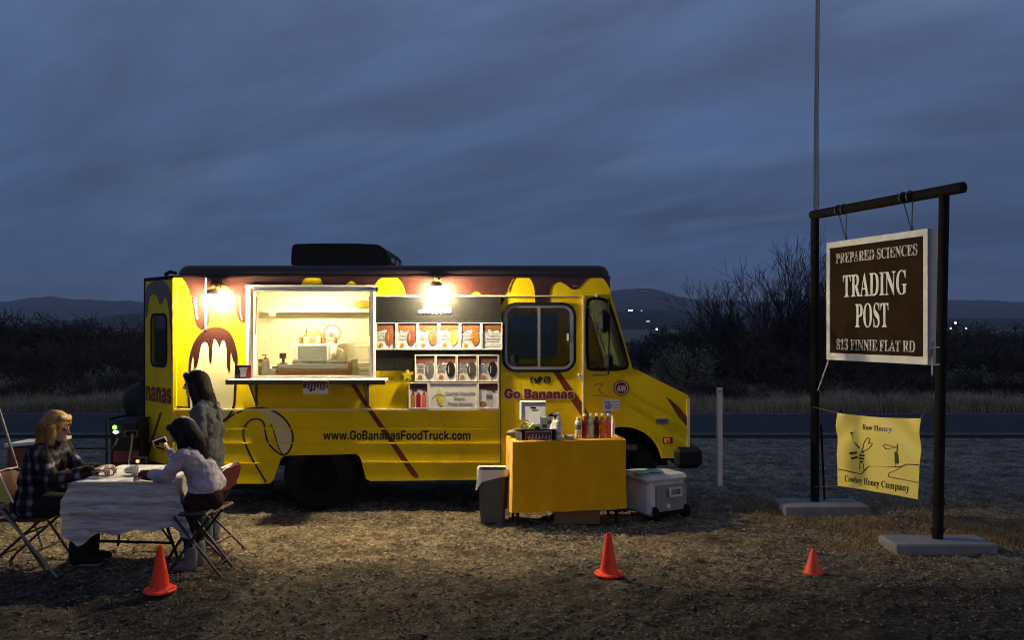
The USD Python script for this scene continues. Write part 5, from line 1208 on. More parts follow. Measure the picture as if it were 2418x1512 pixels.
bottle(1365, 989, 1037, DB, 15.5, "drink_bottle", "short pale lemon drink bottle with blue label, leftmost of the bottles", "drink_lemon", wrap="label_blue", fill=0.86)
bottle(1380.5, 980, 1037, DB, 13.6, "drink_bottle", "red drink bottle between the short lemon bottle and the clear one", "drink_red")
bottle(1394.5, 980, 1037, DB, 13.6, "drink_bottle", "clear pale drink bottle between two dark red ones", "drink_clear")
bottle(1408.5, 980, 1037, DB, 13.6, "drink_bottle", "very dark red drink bottle left of the orange one", "drink_dark")
bottle(1422.5, 980, 1037, DB, 13.6, "drink_bottle", "orange drink bottle between the dark red and pink ones", "drink_orange")
bottle(1436.5, 980, 1037, DB, 13.6, "drink_bottle", "pink red drink bottle, rightmost of the coloured row", "drink_pink")
bottle(1447, 984, 1031, DB + 0.12, 10, "squeeze_bottle", "slim white bottle half hidden behind the pink drink bottle", "white_plastic")
b = W(1318, 1036, 8.08); b[2] = TZ + 0.006
t = thing("pump_dispenser", "clear pump bottle of sanitizer with white label in the middle of the table", "bottle", b)
put("body", lathe(b, [(0.001, 0), (0.042, 0), (0.044, 0.02), (0.044, 0.17), (0.03, 0.195), (0.014, 0.205)], 18), "clear_plastic", t, smooth=50)
put("pump", [lathe(b, [(0.017, 0.20), (0.017, 0.225), (0.005, 0.23), (0.005, 0.255), (0.001, 0.256)], 10), bx(b[0] - 0.055, b[0] + 0.012, b[1] - 0.01, b[1] + 0.01, b[2] + 0.25, b[2] + 0.268)], "white_plastic", t)
put("label_band", lathe(b, [(0.0447, 0.03), (0.0447, 0.13)], 18), "paper_white", t)
put("label_print", bx(b[0] - 0.022, b[0] + 0.022, b[1] - 0.0465, b[1] - 0.0435, b[2] + 0.05, b[2] + 0.075), "text_grey", t)
a = lambda px, py, d: W(px, py, d)
DT = 8.02
t = thing("black_tray", "black tray of sachets on the left of the orange draped table", "tray", a(1262, 1036, DT))
put("tray", [bx(a(1230, 0, DT)[0], a(1312, 0, DT)[0], DT - 0.02, DT + 0.20, TZ + 0.006, TZ + 0.025), bx(a(1230, 0, DT)[0], a(1312, 0, DT)[0], DT - 0.032, DT - 0.02, TZ + 0.006, TZ + 0.115), bx(a(1230, 0, DT)[0], a(1312, 0, DT)[0], DT + 0.20, DT + 0.212, TZ + 0.006, TZ + 0.115), bx(a(1306, 0, DT)[0], a(1312, 0, DT)[0], DT - 0.02, DT + 0.2, TZ + 0.025, TZ + 0.113)], "black_plastic", t)
put("tray_contents", bx(a(1232, 0, DT)[0], a(1305, 0, DT)[0], DT - 0.018, DT + 0.19, TZ + 0.026, TZ + 0.085), "black_plastic", t)
for k, (px, py, ang) in enumerate(((1237, 1004, 0.5), (1243, 1012, -0.3), (1256, 1009, 0.9), (1262, 1011, 0.2))):
    m = bx(-0.028, 0.028, -0.004, 0.004, -0.035, 0.035); m.apply_transform(trimesh.transformations.euler_matrix(0.3, ang, 0.5 * k)); m.apply_translation(a(px, py, DT + 0.05))
    solo("sachet", m, "sachet_yellow", ["yellow sachet standing tallest at the left end of the black tray", "yellow sachet leaning just right of the tallest one in the tray", "yellow sachet lying toward the middle of the black tray", "yellow sachet furthest right in the black tray"][k], "sachet")
t = thing("price_card", "small white card leaning at the left front of the black tray", "card", a(1225, 1036, DT - 0.05))
put("card", bx(a(1217.5, 0, DT)[0], a(1232, 0, DT)[0], DT - 0.06, DT - 0.054, TZ + 0.004, TZ + 0.09), "sticker_white", t); put("card_print", [bx(a(1220, 0, DT)[0], a(1224, 0, DT)[0], DT - 0.063, DT - 0.06, TZ + 0.02, TZ + 0.05), bx(a(1225, 0, DT)[0], a(1229, 0, DT)[0], DT - 0.063, DT - 0.06, TZ + 0.02, TZ + 0.04), bx(a(1220, 0, DT)[0], a(1229, 0, DT)[0], DT - 0.063, DT - 0.06, TZ + 0.06, TZ + 0.07)], "text_grey", t)
t = thing("olive_pouch", "dark olive pouch lying at the left back corner of the table", "pouch", a(1217, 1030, DT + 0.2))
put("pouch", ball(a(1218, 1023, DT + 0.18), 0.075, (1.35, 0.9, 0.62), 20), "olive_bag", t, smooth=True); put("flap", ball(a(1224, 1015, DT + 0.17), 0.05, (1.4, 0.8, 0.35), 14), "olive_bag", t, smooth=True)
# open lidded box
bb = a(1258, 1015, DT + 0.27)
t = thing("open_box", "grey white plastic box with its lid tipped up at the back of the table", "box", bb)
def tilted(x0, x1, y0, y1, d0, d1, th):
    p = [a(x0, y1, d0), a(x1, y1, d0), a(x1, y0, d1), a(x0, y0, d1)]
    p = [np.array(q_) for q_ in p]; k = np.array([0, th, 0])
    return m3.Manifold.hull_points(np.array(p + [q_ + k for q_ in p]))
put("lid", tilted(1229, 1288, 949, 992, DT + 0.33, DT + 0.41, 0.02), "grey_plastic", t)
put("lid_rim", [tilted(1229, 1289, 947, 950, DT + 0.39, DT + 0.40, 0.03), tilted(1227, 1231, 948, 992, DT + 0.31, DT + 0.39, 0.03)], "white_plastic", t)
put("handle_slot", tilted(1252, 1266, 962, 966, DT + 0.36, DT + 0.366, 0.01), "black_plastic", t)
put("box_body", bx(a(1234, 0, DT + 0.3)[0], a(1286, 0, DT + 0.3)[0], DT + 0.22, DT + 0.40, TZ + 0.006, TZ + 0.14), "grey_plastic", t)
put("inner_tray", tilted(1248, 1276, 972, 1008, DT + 0.215, DT + 0.30, 0.012), "grey_plastic", t)
t = thing("framed_card", "white rimmed card holder standing right of the open box", "card", a(1292, 1018, DT + 0.14))
put("frame", plate(sbox(a(1275, 0, DT + .14)[0], a(0, 1014, DT + .14)[2], a(1308, 0, DT + .14)[0], a(0, 985, DT + .14)[2]).difference(sbox(a(1278, 0, DT + .14)[0], a(0, 1013, DT + .14)[2], a(1305, 0, DT + .14)[0], a(0, 988, DT + .14)[2])), DT + 0.15, 0.012), "white_plastic", t)
put("card", plate(sbox(a(1276, 0, DT + .14)[0], a(0, 1014, DT + .14)[2], a(1307, 0, DT + .14)[0], a(0, 986, DT + .14)[2]), DT + 0.149, 0.005), "clear_plastic", t)
put("card_picture", [plate(Point(a(1298, 0, DT + .14)[0], a(0, 998, DT + .14)[2]).buffer(0.025), DT + 0.143, 0.003), plate(sbox(a(1281, 0, DT + .14)[0], a(0, 1011, DT + .14)[2], a(1291, 0, DT + .14)[0], a(0, 1003, DT + .14)[2]), DT + 0.143, 0.003)], "olive_bag", t)
put("stand", bx(a(1278, 0, DT + .14)[0], a(1306, 0, DT + .14)[0], DT + 0.152, DT + 0.19, TZ + 0.006, a(0, 1013, DT + .14)[2]), "white_plastic", t)
t = thing("black_brush", "black tufted brush head sticking up behind the card holder", "brush", a(1307, 1000, DT + 0.24))
R = np.random.default_rng(9); bc = a(1306, 982, DT + 0.22)
put("bristles", tubes([(bc, bc + (lambda q_: q_ / np.linalg.norm(q_) * R.uniform(0.03, 0.055) * np.array([1.2, 0.8, 0.8]))(R.normal(size=3)), 0.006, 0.003) for _ in range(90)], 4), "black_plastic", t); put("handle", path([bc, (bc[0], bc[1], TZ + 0.006)], 0.008, 6), "black_plastic", t)
t = thing("white_napkin", "crumpled white napkin leaning on the pump bottle", "napkin", a(1307, 1010, DT + 0.1))
R = np.random.default_rng(4); pts = R.normal(size=(60, 3)) * np.array([0.022, 0.012, 0.035]) + a(1307, 1008, DT + 0.09)
put("napkin", m3.Manifold.hull_points(pts), "paper_white", t)
drip_sign("table_sign", 1240, 1019, 1303, 1049, DT - 0.04, "small white card with brown dripping head hanging on the front of the black tray", 6)
t = thing("small_dish", "small dark dish of wrapped bits between the pump bottle and the drinks", "dish", a(1345, 1036, 8.1))
dc = a(1344, 1036, 8.1); dc[2] = TZ + 0.006
put("dish", lathe(dc, [(0.001, 0), (0.05, 0.0), (0.06, 0.03), (0.052, 0.03), (0.045, 0.008)], 18), "grey_trim", t); put("bits", [ball(dc + np.array([0.02 * math.cos(k), 0.02 * math.sin(k), 0.022]), 0.014, n=8) for k in (0, 2, 4)], "paper_white", t)

# bin beside the table
p = G(1163, 1238); bc = np.array([p[0], p[1] + 0.12, 0.0])
t = thing("waste_bin", "dark grey waste bin with a white liner left of the orange table", "bin", bc)
def rsec(w, l, r, n=7): return np.array(rrect(-w / 2, -l / 2, w / 2, l / 2, r).exterior.coords)[:-1]
def loft(secs, cap=False):
    n = len(secs[0][0]); v = np.vstack([np.column_stack([s[0] + bc[:2], np.full(n, s[1]) if np.ndim(s[1]) == 0 else s[1]]) for s in secs]); F_ = []
    i = np.arange(n); j = (i + 1) % n
    for k in range(len(secs) - 1): F_ += [np.stack([k * n + i, k * n + j, (k + 1) * n + j], 1), np.stack([k * n + i, (k + 1) * n + j, (k + 1) * n + i], 1)]
    if cap: F_.append(np.stack([np.zeros(n - 2, int), i[2:], i[1:-1]], 1))
    return trimesh.Trimesh(v, np.vstack(F_), process=False)
put("bin_body", loft([(rsec(0.255, 0.20, 0.05), 0.0), (rsec(0.262, 0.205, 0.05), 0.02), (rsec(0.305, 0.25, 0.06), 0.53), (rsec(0.312, 0.257, 0.06), 0.55), (rsec(0.29, 0.235, 0.055), 0.55), (rsec(0.25, 0.2, 0.05), 0.06)], True), "bin_grey", t, smooth=40)
k0 = rsec(0.318, 0.264, 0.062); ang = np.arctan2(k0[:, 1], k0[:, 0])
low = 0.55 - 0.045 - 0.16 * np.exp(-(((ang + 2.75) % 6.2832 - 0.0) / 0.55) ** 2) - 0.16 * np.exp(-((6.2832 - (ang + 2.75) % 6.2832) / 0.55) ** 2) - 0.03 * (meshkit.noise(np.column_stack([k0 * 16, 0 * ang]), 3))
flare = 1 + 0.05 * meshkit.noise(np.column_stack([k0 * 30, 0 * ang]), 5)[:, None]
put("bin_liner", loft([(rsec(0.27, 0.215, 0.05), 0.40), (rsec(0.295, 0.24, 0.055), 0.553), (rsec(0.33, 0.275, 0.062), 0.566), (k0 * 1.05, 0.535), (k0 * 1.03 * flare, (low + 0.52) / 2), (k0 * 1.035 * flare, low)]), "bin_liner", t, smooth=45)
put("liner_tail", m3.Manifold.hull_points(bc + np.array([[-0.165, -0.02, 0.46], [-0.185, -0.03, 0.33], [-0.16, -0.05, 0.34], [-0.17, 0.0, 0.40], [-0.15, -0.03, 0.45]])), "bin_liner", t)

# wheeled cooler at the end of the table
ca = math.radians(27); ce, cl_ = np.array([math.cos(ca), math.sin(ca), 0]), np.array([-math.sin(ca), math.cos(ca), 0])
cc = W(1531, HY, 8.10); cc[2] = 0
t = thing("cooler", "large white and grey wheeled cooler at the right end of the orange table", "cooler", cc)
CWD, CLN = 0.53, 0.50
def oncool(m):
    v, f = V(m); return trimesh.Trimesh(cc + v[:, 0:1] * ce + v[:, 1:2] * cl_ + v[:, 2:3] * np.array([0, 0, 1.0]), f, process=False)
put("body", oncool(bx(0.01, CWD - 0.01, 0.01, CLN - 0.01, 0.05, 0.395, 0.03)), "cooler_white", t, smooth=30)
put("end_panel", oncool(bx(0.10, CWD - 0.02, -0.006, 0.012, 0.07, 0.375, 0.005)), "cooler_grey", t)
put("lid", oncool(bx(-0.008, CWD + 0.008, -0.008, CLN + 0.008, 0.397, 0.475, 0.035)), "cooler_white", t, smooth=30)
put("handle", oncool(trimesh.util.concatenate([path([(0.26, -0.008, 0.335), (0.26, -0.035, 0.325), (0.26, -0.035, 0.255), (0.41, -0.035, 0.255), (0.41, -0.035, 0.325), (0.41, -0.008, 0.335)], 0.011, 8), bx(0.255, 0.415, -0.034, -0.006, 0.325, 0.342)])), "cooler_white", t, smooth=40)
for x in (0.085, CWD - 0.03):
    w_ = put("wheel", oncool(cyl((x, 0.02, 0.075), 0.075, 0.05, "x", 20)), "black_rubber", t, smooth=40)
    put("hub_cap", oncool(cyl((x - 0.03, 0.02, 0.075), 0.03, 0.012, "x", 12)), "cooler_grey", w_)
put("axle_housing", oncool(bx(0.12, CWD - 0.06, -0.012, 0.06, 0.05, 0.095)), "black_plastic", t)
put("drain_plug", oncool(cyl((0.25, -0.016, 0.15), 0.02, 0.02, "y", 12)), "white_plastic", t)
for k, (u, v_, lab) in enumerate(((0.06, 0.20, "mint green ice pack on the cooler lid, left one"), (0.22, 0.20, "mint green ice pack on the cooler lid, right one"))):
    c = cc + ce * u + cl_ * v_ + np.array([0, 0, 0.475])
    t2 = thing("ice_pack", lab, "ice pack", c)
    put("pack", ball(c + np.array([0, 0, 0.018]), 0.07, (1.25, 0.9, 0.30), 18), "mint_pack", t2, smooth=True); put("seam", lathe(c + np.array([0, 0, 0.017]), [(0.068, -0.002), (0.094, 0.0), (0.068, 0.002)], 18), "mint_pack", t2)

# ================================================================ folding chairs, the small table, left edge
def folding_chair(name, label, loc, rot, m, group=None):
    """Seen from the side: the front legs run up into the back, the rear legs from the seat's front down to the rear; x is forward."""
    t = thing(name, label, "chair", loc, group, rot)
    for y in (-0.20, 0.20):
        put("leg", tubes([((0.24, y, 0), (0.20, y, 0.06), 0.013, 0.013), ((0.20, y, 0.06), (-0.16, y, 0.60), 0.013, 0.013), ((-0.16, y, 0.60), (-0.21, y, 0.80), 0.013, 0.012)], 8, True), m, t, local=True)
        put("leg", tubes([((-0.30, y * 0.9, 0), (-0.27, y * 0.9, 0.05), 0.012, 0.012), ((-0.27, y * 0.9, 0.05), (0.16, y * 0.9, 0.43), 0.012, 0.012)], 8, True), m, t, local=True)
        put("foot_cap", cyl((0.24, y, 0.012), 0.017, 0.024, "z", 8), "black_rubber", t, local=True); put("foot_cap", cyl((-0.30, y * 0.9, 0.012), 0.016, 0.024, "z", 8), "black_rubber", t, local=True)
    put("seat", bx(-0.19, 0.21, -0.195, 0.195, 0.425, 0.452, 0.012), m, t, local=True)
    v, f = V(bx(-0.012, 0.012, -0.205, 0.205, 0.60, 0.83, 0.012)); mm = trimesh.Trimesh(v, f, process=False).subdivide().subdivide()
    v = np.array(mm.vertices); v[:, 0] += -0.19 - 0.25 * (v[:, 2] - 0.62) - 0.03 * (1 - (v[:, 1] / 0.205) ** 2); v[:, 2] -= 0.05 * (np.abs(v[:, 1]) / 0.205) ** 4 * (v[:, 2] > 0.7)
    put("backrest", trimesh.Trimesh(v, mm.faces, process=False), m, t, local=True, smooth=40)
    put("top_rail", path([(-0.235, -0.205, 0.77), (-0.245, -0.16, 0.825), (-0.26, 0, 0.835), (-0.245, 0.16, 0.825), (-0.235, 0.205, 0.77)], 0.011, 6), "chrome" if m == "chair_maroon" else m, t, local=True)
    for p_, q_ in (((0.13, -0.2, 0.165), (0.13, 0.2, 0.165)), ((-0.17, -0.18, 0.14), (-0.17, 0.18, 0.14)), ((0.03, -0.2, 0.315), (0.03, 0.2, 0.315))): put("crossbar", tubes([(p_, q_, 0.008, 0.008)], 6, True), m, t, local=True)
    return t
gz = lambda x, y: float(ground_z(x, y))
folding_chair("folding_chair", "brown metal folding chair under the blonde woman in the plaid shirt", (-4.17, 6.70, gz(-4.17, 6.7)), 0.0, "chair_brown")
folding_chair("folding_chair", "maroon metal folding chair behind the girl in the pale sweater", (-2.80, 7.00, gz(-2.8, 7.0)), 172.0, "chair_maroon")
# stool
st_c = np.array([-2.66, 6.52, gz(-2.66, 6.5)])
t = thing("folding_stool", "black folding stool with crossed legs under the girl", "stool", st_c)
put("seat", bx(-0.12, 0.12, -0.14, 0.14, 0.50, 0.525, 0.012), "chair_black", t, local=True)
for y in (-0.15, 0.15):
    put("leg", tubes([((-0.22, y, 0), (0.15, y, 0.50), 0.012, 0.012)], 8, True), "chair_black", t, local=True)
    put("leg", tubes([((0.24, y * 0.9, 0), (-0.15, y * 0.9, 0.50), 0.012, 0.012)], 8, True), "chair_black", t, local=True)
for p_, q_ in (((-0.17, -0.15, 0.07), (-0.17, 0.15, 0.07)), ((0.19, -0.135, 0.07), (0.19, 0.135, 0.07))): put("crossbar", tubes([(p_, q_, 0.008, 0.008)], 6, True), "chair_black", t, local=True)
# card table and its cloth
QX0, QX1, QY0, QY1, QZ = -3.72, -2.87, 6.53, 7.30, 0.745
t = thing("card_table", "folding card table of black legs under the pale cloth", "table", ((QX0 + QX1) / 2, (QY0 + QY1) / 2, 0))
put("tabletop", bx(QX0 + 0.008, QX1 - 0.008, QY0 + 0.008, QY1 - 0.008, QZ - 0.035, QZ - 0.008), "black_plastic", t)
for y in (QY0 + 0.08, QY1 - 0.08):
    put("leg", tubes([((QX0 + 0.10, y, QZ - 0.035), (QX0 + 0.02, y, 0), 0.014, 0.012)], 8, True), "black_metal", t)
    put("leg", tubes([((QX1 - 0.22, y, QZ - 0.035), (QX1 + 0.02, y, 0), 0.014, 0.012)], 8, True), "black_metal", t)
    put("leg_brace", tubes([((QX0 + 0.05, y, 0.22), (QX1 - 0.05, y, 0.20), 0.012, 0.012)], 8, True), "black_metal", t)
    put("folding_strut", tubes([((QX1 - 0.42, y, QZ - 0.04), (QX1 - 0.05, y, 0.20), 0.008, 0.008), ((QX1 - 0.05, y, QZ - 0.04), (QX1 - 0.14, y, 0.42), 0.008, 0.008)], 6, True), "black_metal", t)
gu, gv = np.meshgrid(np.linspace(QX0 - 0.10, QX1 + 0.46, 76), np.linspace(QY0 - 0.50, QY1 + 0.10, 84))
ox = np.maximum(QX0 - gu, 0) * -1 + np.maximum(gu - QX1, 0); oy = np.maximum(QY0 - gv, 0) * -1 + np.maximum(gv - QY1, 0)
ox2, oy2 = np.abs(ox), np.abs(oy)
fs = (gu - QX0) / (QX1 - QX0)
shr = np.where(oy < 0, 0.93 - 0.16 * np.clip(fs, 0, 1) + 0.12 * np.exp(-((fs - 0.10) / 0.10) ** 2) + 0.03 * np.sin(fs * 17), 1.0)
oy2 = oy2 * shr; ox2 = ox2 * (0.92 + 0.08 * np.sin(gv * 9))
drop = np.hypot(ox2, oy2)
xe, ye = np.clip(gu, QX0, QX1), np.clip(gv, QY0, QY1)
fold = meshkit.fbm(np.stack([gu * 2.2, gv * 0 + 1, drop * 24], -1), 3, 12) - 0.5
side_ = meshkit.fbm(np.stack([gu * 5, gv * 5, drop * 3], -1), 3, 17) - 0.5
both = np.minimum(ox2, oy2)
Xc = xe + np.sign(ox) * (0.014 * (ox2 > 0) + ox2 * 0.08 + both * 0.55 + np.clip(drop, 0, .3) * 0.26 * side_)
Yc = ye + np.sign(oy) * (0.014 * (oy2 > 0) + oy2 * 0.10 + both * 0.30 + np.clip(drop, 0, 0.12) * 0.55 * fold + 0.03 * side_ * (oy2 > 0.05))
Zc = QZ - drop + 0.005 * fold * (drop < 0.01) + 0.002
gi = np.arange(gu.size).reshape(gu.shape); q = np.stack([gi[:-1, :-1], gi[:-1, 1:], gi[1:, 1:], gi[1:, :-1]], -1).reshape(-1, 4)
solo("tablecloth", trimesh.Trimesh(np.stack([Xc, Yc, Zc], -1).reshape(-1, 3), np.vstack([q[:, :3], q[:, [0, 2, 3]]]), process=False), "pale_cloth", "wrinkled pale grey cloth over the small table between the woman and girl", "tablecloth", smooth=True)
for k, (px, py, lab) in enumerate(((297, 1112, "clear plastic cup lying on the pale tablecloth, left of two"), (318, 1113, "clear plastic cup standing on the pale tablecloth, right of two"))):
    c = W(px, py, 6.8); c[2] = QZ + 0.006
    t = thing("plastic_cup", lab, "cup", c)
    m = lathe((0, 0, 0), [(0.001, 0), (0.026, 0), (0.036, 0.075), (0.034, 0.075), (0.024, 0.004)], 16); rim = lathe((0, 0, 0), [(0.035, 0.073), (0.038, 0.076), (0.035, 0.079)], 16)
    if k == 0:
        for mm in (m, rim): mm.apply_transform(trimesh.transformations.rotation_matrix(1.45, (0, 1, 0))); mm.apply_translation((0, 0, 0.036))
    put("cup", m, "clear_plastic", t, local=True); put("rim", rim, "white_plastic", t, local=True)
# generator behind the people, black bag, cord
gd = 8.80
gx0, gx1 = W(250, 0, gd)[0], W(336, 0, gd)[0]
t = thing("generator", "dark generator cabinet with green and white lights left of the rear door", "generator", ((gx0 + gx1) / 2, gd + 0.25, 0))
gtop = W(0, 992, gd)[2]
put("case", bx(gx0 + 0.03, gx1 - 0.03, gd, gd + 0.5, 0.16, gtop, 0.04), "generator_dark", t)
for x in (gx0 + 0.02, gx1 - 0.02): put("frame_tube", path([(x, gd - 0.02, 0.02), (x, gd - 0.02, gtop), (x, gd + 0.5, gtop), (x, gd + 0.5, 0.02)], 0.014, 8), "black_metal", t)
pn = put("control_panel", bx(W(292, 0, gd)[0], W(328, 0, gd)[0], gd - 0.012, gd + 0.001, W(0, 1033, gd)[2], W(0, 1016, gd)[2], 0.004), "panel_tan", t)
for px in (303, 316): put("socket", cyl(W(px, 1025, gd - 0.014), 0.028, 0.012, "y", 14), "black_plastic", pn)
put("status_light", ball(W(270.5, 1010, gd - 0.01), 0.026, (1, 0.4, 1), 14), "led_green", t); put("display", ball(W(273, 1021, gd - 0.012), 0.022, (1.5, 0.4, 0.9), 14), "led_white", t)
put("badge", bx(W(268, 0, gd)[0], W(330, 0, gd)[0], gd - 0.006, gd + 0.001, W(0, 1092, gd)[2], W(0, 1066, gd)[2]), "cooler_red", t)
put("pull_handle", path([W(278, 1036, gd - 0.02), W(272, 1050, gd - 0.05), W(265, 1060, gd - 0.02)], 0.012, 6), "panel_tan", t)
for x in (gx0 + 0.05, gx1 - 0.05): put("wheel", cyl((x, gd + 0.4, 0.10), 0.10, 0.05, "x", 18), "black_rubber", t)
put("power_cord", path([W(313, 1025, gd - 0.03), W(311, 1050, gd - 0.05), W(305, 1085, gd - 0.05), W(303, 1120, gd - 0.08), (W(303, 0, gd)[0], gd - 0.1, 0.03), (W(340, 0, gd)[0], gd - 0.15, 0.02)], 0.010, 6), "cord_yellow", t)
rl = W(322, 1091, gd - 0.25)
t = thing("power_strip", "black power strip with a glowing red light beside the generator", "power strip", rl)
put("strip_case", bx(rl[0] - 0.06, rl[0] + 0.09, gd - 0.22, gd - 0.14, rl[2] - 0.05, rl[2] + 0.04, 0.01), "black_plastic", t); put("red_light", ball(rl + np.array([0, 0.03, 0]), 0.020, n=12), "led_red", t)
put("stand_leg", path([(rl[0], gd - 0.18, 0.0), (rl[0], gd - 0.18, rl[2] - 0.05)], 0.012, 6), "black_metal", t)
bc_ = W(331, 952, 9.35)
t = thing("black_bag", "bulging black sack beside the open rear door, behind the generator", "bag", (bc_[0], 9.35, 0))
sack = m3.Manifold.hull(ball(bc_, 0.20, (1, 0.9, 1.25), 24) + ball((bc_[0] + 0.12, 9.40, 0.95), 0.22, (1, 1, 1), 20))
sack = sack + m3.Manifold.hull(ball((bc_[0] + 0.12, 9.4, 0.95), 0.21, n=20) + ball((bc_[0] + 0.14, 9.4, 0.16), 0.22, (1, 1, 0.7), 20))
v, f = V(sack.refine_to_length(0.05)); v += (meshkit.fbm(v * 7, 3, 5)[:, None] - 0.5) * 0.04
put("sack", trimesh.Trimesh(v, f, process=False), "black_bag", t, smooth=True); put("knot", ball(bc_ + np.array([0.06, 0, 0.27]), 0.05, (1, 1, 1.2), 10), "black_bag", t)
put("cable", path([W(120, 1057, 8.6), W(180, 1059, 8.65), W(252, 1060, 8.75)], 0.014, 6), "black_rubber", "/World/generator")
# red chest on a stand at the left edge
rd = 8.45
x0, x1 = W(12, 0, rd)[0], W(124, 0, rd)[0]
t = thing("cooler_chest", "red brown chest with a white lid behind the seated woman", "cooler", ((x0 + x1) / 2, rd + 0.2, 0))
put("body", bx(x0 + 0.01, x1 - 0.01, rd, rd + 0.36, 0.40, 0.735, 0.02), "cooler_red", t)
put("lid", m3.Manifold.hull_points(np.array([[x, y, z + s * 0.035 + (0.045 if x == x1 else 0)] for x in (x0, x1) for y in (rd - 0.012, rd + 0.37) for z in (0.738,) for s in (0, 1)])), "cooler_white", t)
for x in (x0 + 0.04, x1 - 0.04):
    for y in (rd + 0.04, rd + 0.32): put("stand_leg", tubes([((x, y, 0), (x, y, 0.40), 0.014, 0.014)], 6, True), "black_metal", t)
# easel at the very edge
ed = 6.45
t = thing("easel", "grey metal easel with a yellow board cut by the left picture edge", "easel", W(-10, HY, ed) * np.array([1, 1, 0]))
g1 = W(135, 1365, ed - 0.15); g1[2] = 0.0
top_ = W(-120, 900, ed + 0.2)
put("leg", path([W(-100, 1080, ed), W(8, 1212, ed), W(135, 1365, 6.30)], 0.011, 6), "easel_grey", t)
bk = W(100, 1300, ed + 0.75); bk[2] = 0.0
put("leg", path([W(-14, 930, ed + 0.25), W(42, 1109, ed + 0.55), bk], 0.011, 6), "easel_grey", t)
put("leg", path([W(-100, 1080, ed), W(-160, 1365, 6.3)], 0.011, 6), "easel_grey", t)
put("board", m3.Manifold.hull_points(np.array([W(-130, 960, ed + 0.05), W(-12, 1100, ed + 0.04), W(30, 1186, ed), W(-130, 1190, ed), W(-130, 960, ed + 0.07), W(-12, 1100, ed + 0.06), W(30, 1186, ed + 0.02), W(-130, 1190, ed + 0.02)])), "easel_board", t)
put("board_edge", path([W(-12, 1098, ed + 0.03), W(31, 1188, ed - 0.01)], 0.008, 5), "white_plastic", t)
put("ledge", bx(W(-130, 0, ed)[0], W(18, 0, ed)[0], ed - 0.05, ed + 0.02, W(0, 1198, ed)[2], W(0, 1191, ed)[2]), "easel_grey", t)

# ================================================================ people
Mf = m3.Manifold
def chain(pts, rs, n=18):
    out = Mf()
    for k in range(len(pts) - 1):
        out = out + Mf.hull(ball(pts[k], rs[k], n=n) + ball(pts[k + 1], rs[k + 1], n=n))
    return out
def soften(m, edge=0.014, it=10, noise=0.0, nscale=14, seed=0):
    v, f = V(m.refine_to_length(edge)); tm = trimesh.Trimesh(v, f, process=True)
    trimesh.smoothing.filter_taubin(tm, iterations=it)
    if noise:
        v = np.array(tm.vertices); tm = trimesh.Trimesh(v + tm.vertex_normals * (meshkit.fbm(v * nscale, 3, seed) - 0.5)[:, None] * noise, tm.faces, process=False)
    return tm
def hand(w, d, n, s=1.0, curl=0.55, side=1):
    """Palm, four unequal bent fingers and a thumb; d along the fingers, n out of the palm."""
    w, d, n = (np.asarray(q_, float) for q_ in (w, d, n)); d = d / np.linalg.norm(d); n = n - d * (n @ d); n /= np.linalg.norm(n); a = np.cross(n, d) * side
    out = Mf.hull(ball(w, 0.021 * s, n=12) + ball(w + d * 0.08 * s + a * 0.030 * s, 0.013 * s, n=12) + ball(w + d * 0.075 * s - a * 0.030 * s, 0.012 * s, n=12) + ball(w + d * 0.03 * s + a * 0.028 * s, 0.015 * s, n=12))
    for k, (o, L) in enumerate(((0.033, 0.92), (0.011, 1.0), (-0.011, 0.94), (-0.032, 0.76))):
        p = w + d * 0.078 * s + a * o * s; pts = [p]; th = curl * 0.6
        for ph in (0.042, 0.027, 0.021):
            p = p + (d * math.cos(th) + n * math.sin(th)) * ph * L * s; pts.append(p); th += curl
        out = out + chain(pts, [0.0095 * s, 0.009 * s, 0.0083 * s, 0.0072 * s], 10)
    p0 = w + d * 0.022 * s + a * 0.024 * s; p1 = p0 + (d * 0.6 + a * 0.65 + n * 0.35) * 0.042 * s; p2 = p1 + (d * 0.8 + a * 0.1 + n * 0.55) * 0.034 * s
    return out + chain([p0, p1, p2], [0.013 * s, 0.0105 * s, 0.0085 * s], 10)
def place(m, c, yaw, pitch=0.0):
    return m.rotate([0, pitch, 0]).rotate([0, 0, yaw]).translate([float(x) for x in c])
def head(s=1.0):
    """A head in its own frame: x forward, z up, centre between the ears."""
    b = ball
    m = Mf.hull(b((-0.012, 0, 0.025), 0.098, (1, 0.80, 1.06), 24) + b((0.03, 0, 0.03), 0.072, (0.85, 0.9, 0.9), 18))
    m = m + Mf.hull(b((0.03, 0, 0.0), 0.064, (0.9, 0.9, 1.0), 18) + b((0.068, 0, -0.092), 0.020, (1, 1.25, 0.9), 12) + b((0.0, 0.038, -0.062), 0.024, n=12) + b((0.0, -0.038, -0.062), 0.024, n=12))
    m = m + Mf.hull(b((0.088, 0, 0.026), 0.010, n=10) + b((0.113, 0, -0.020), 0.0105, n=10) + b((0.092, 0.013, -0.027), 0.008, n=8) + b((0.092, -0.013, -0.027), 0.008, n=8))
    m = m + b((0.080, 0, 0.038), 0.02, (0.7, 2.1, 0.55), 12) + b((0.084, 0, -0.055), 0.014, (0.75, 1.6, 0.75), 12)
    for y in (-1, 1): m = m + b((-0.012, y * 0.079, -0.008), 0.027, (0.6, 0.35, 1.1), 10)
    m = m + Mf.hull(b((-0.022, 0, -0.075), 0.050, n=16) + b((-0.045, 0, -0.185), 0.054, n=16))
    return m.scale([s, s, s])
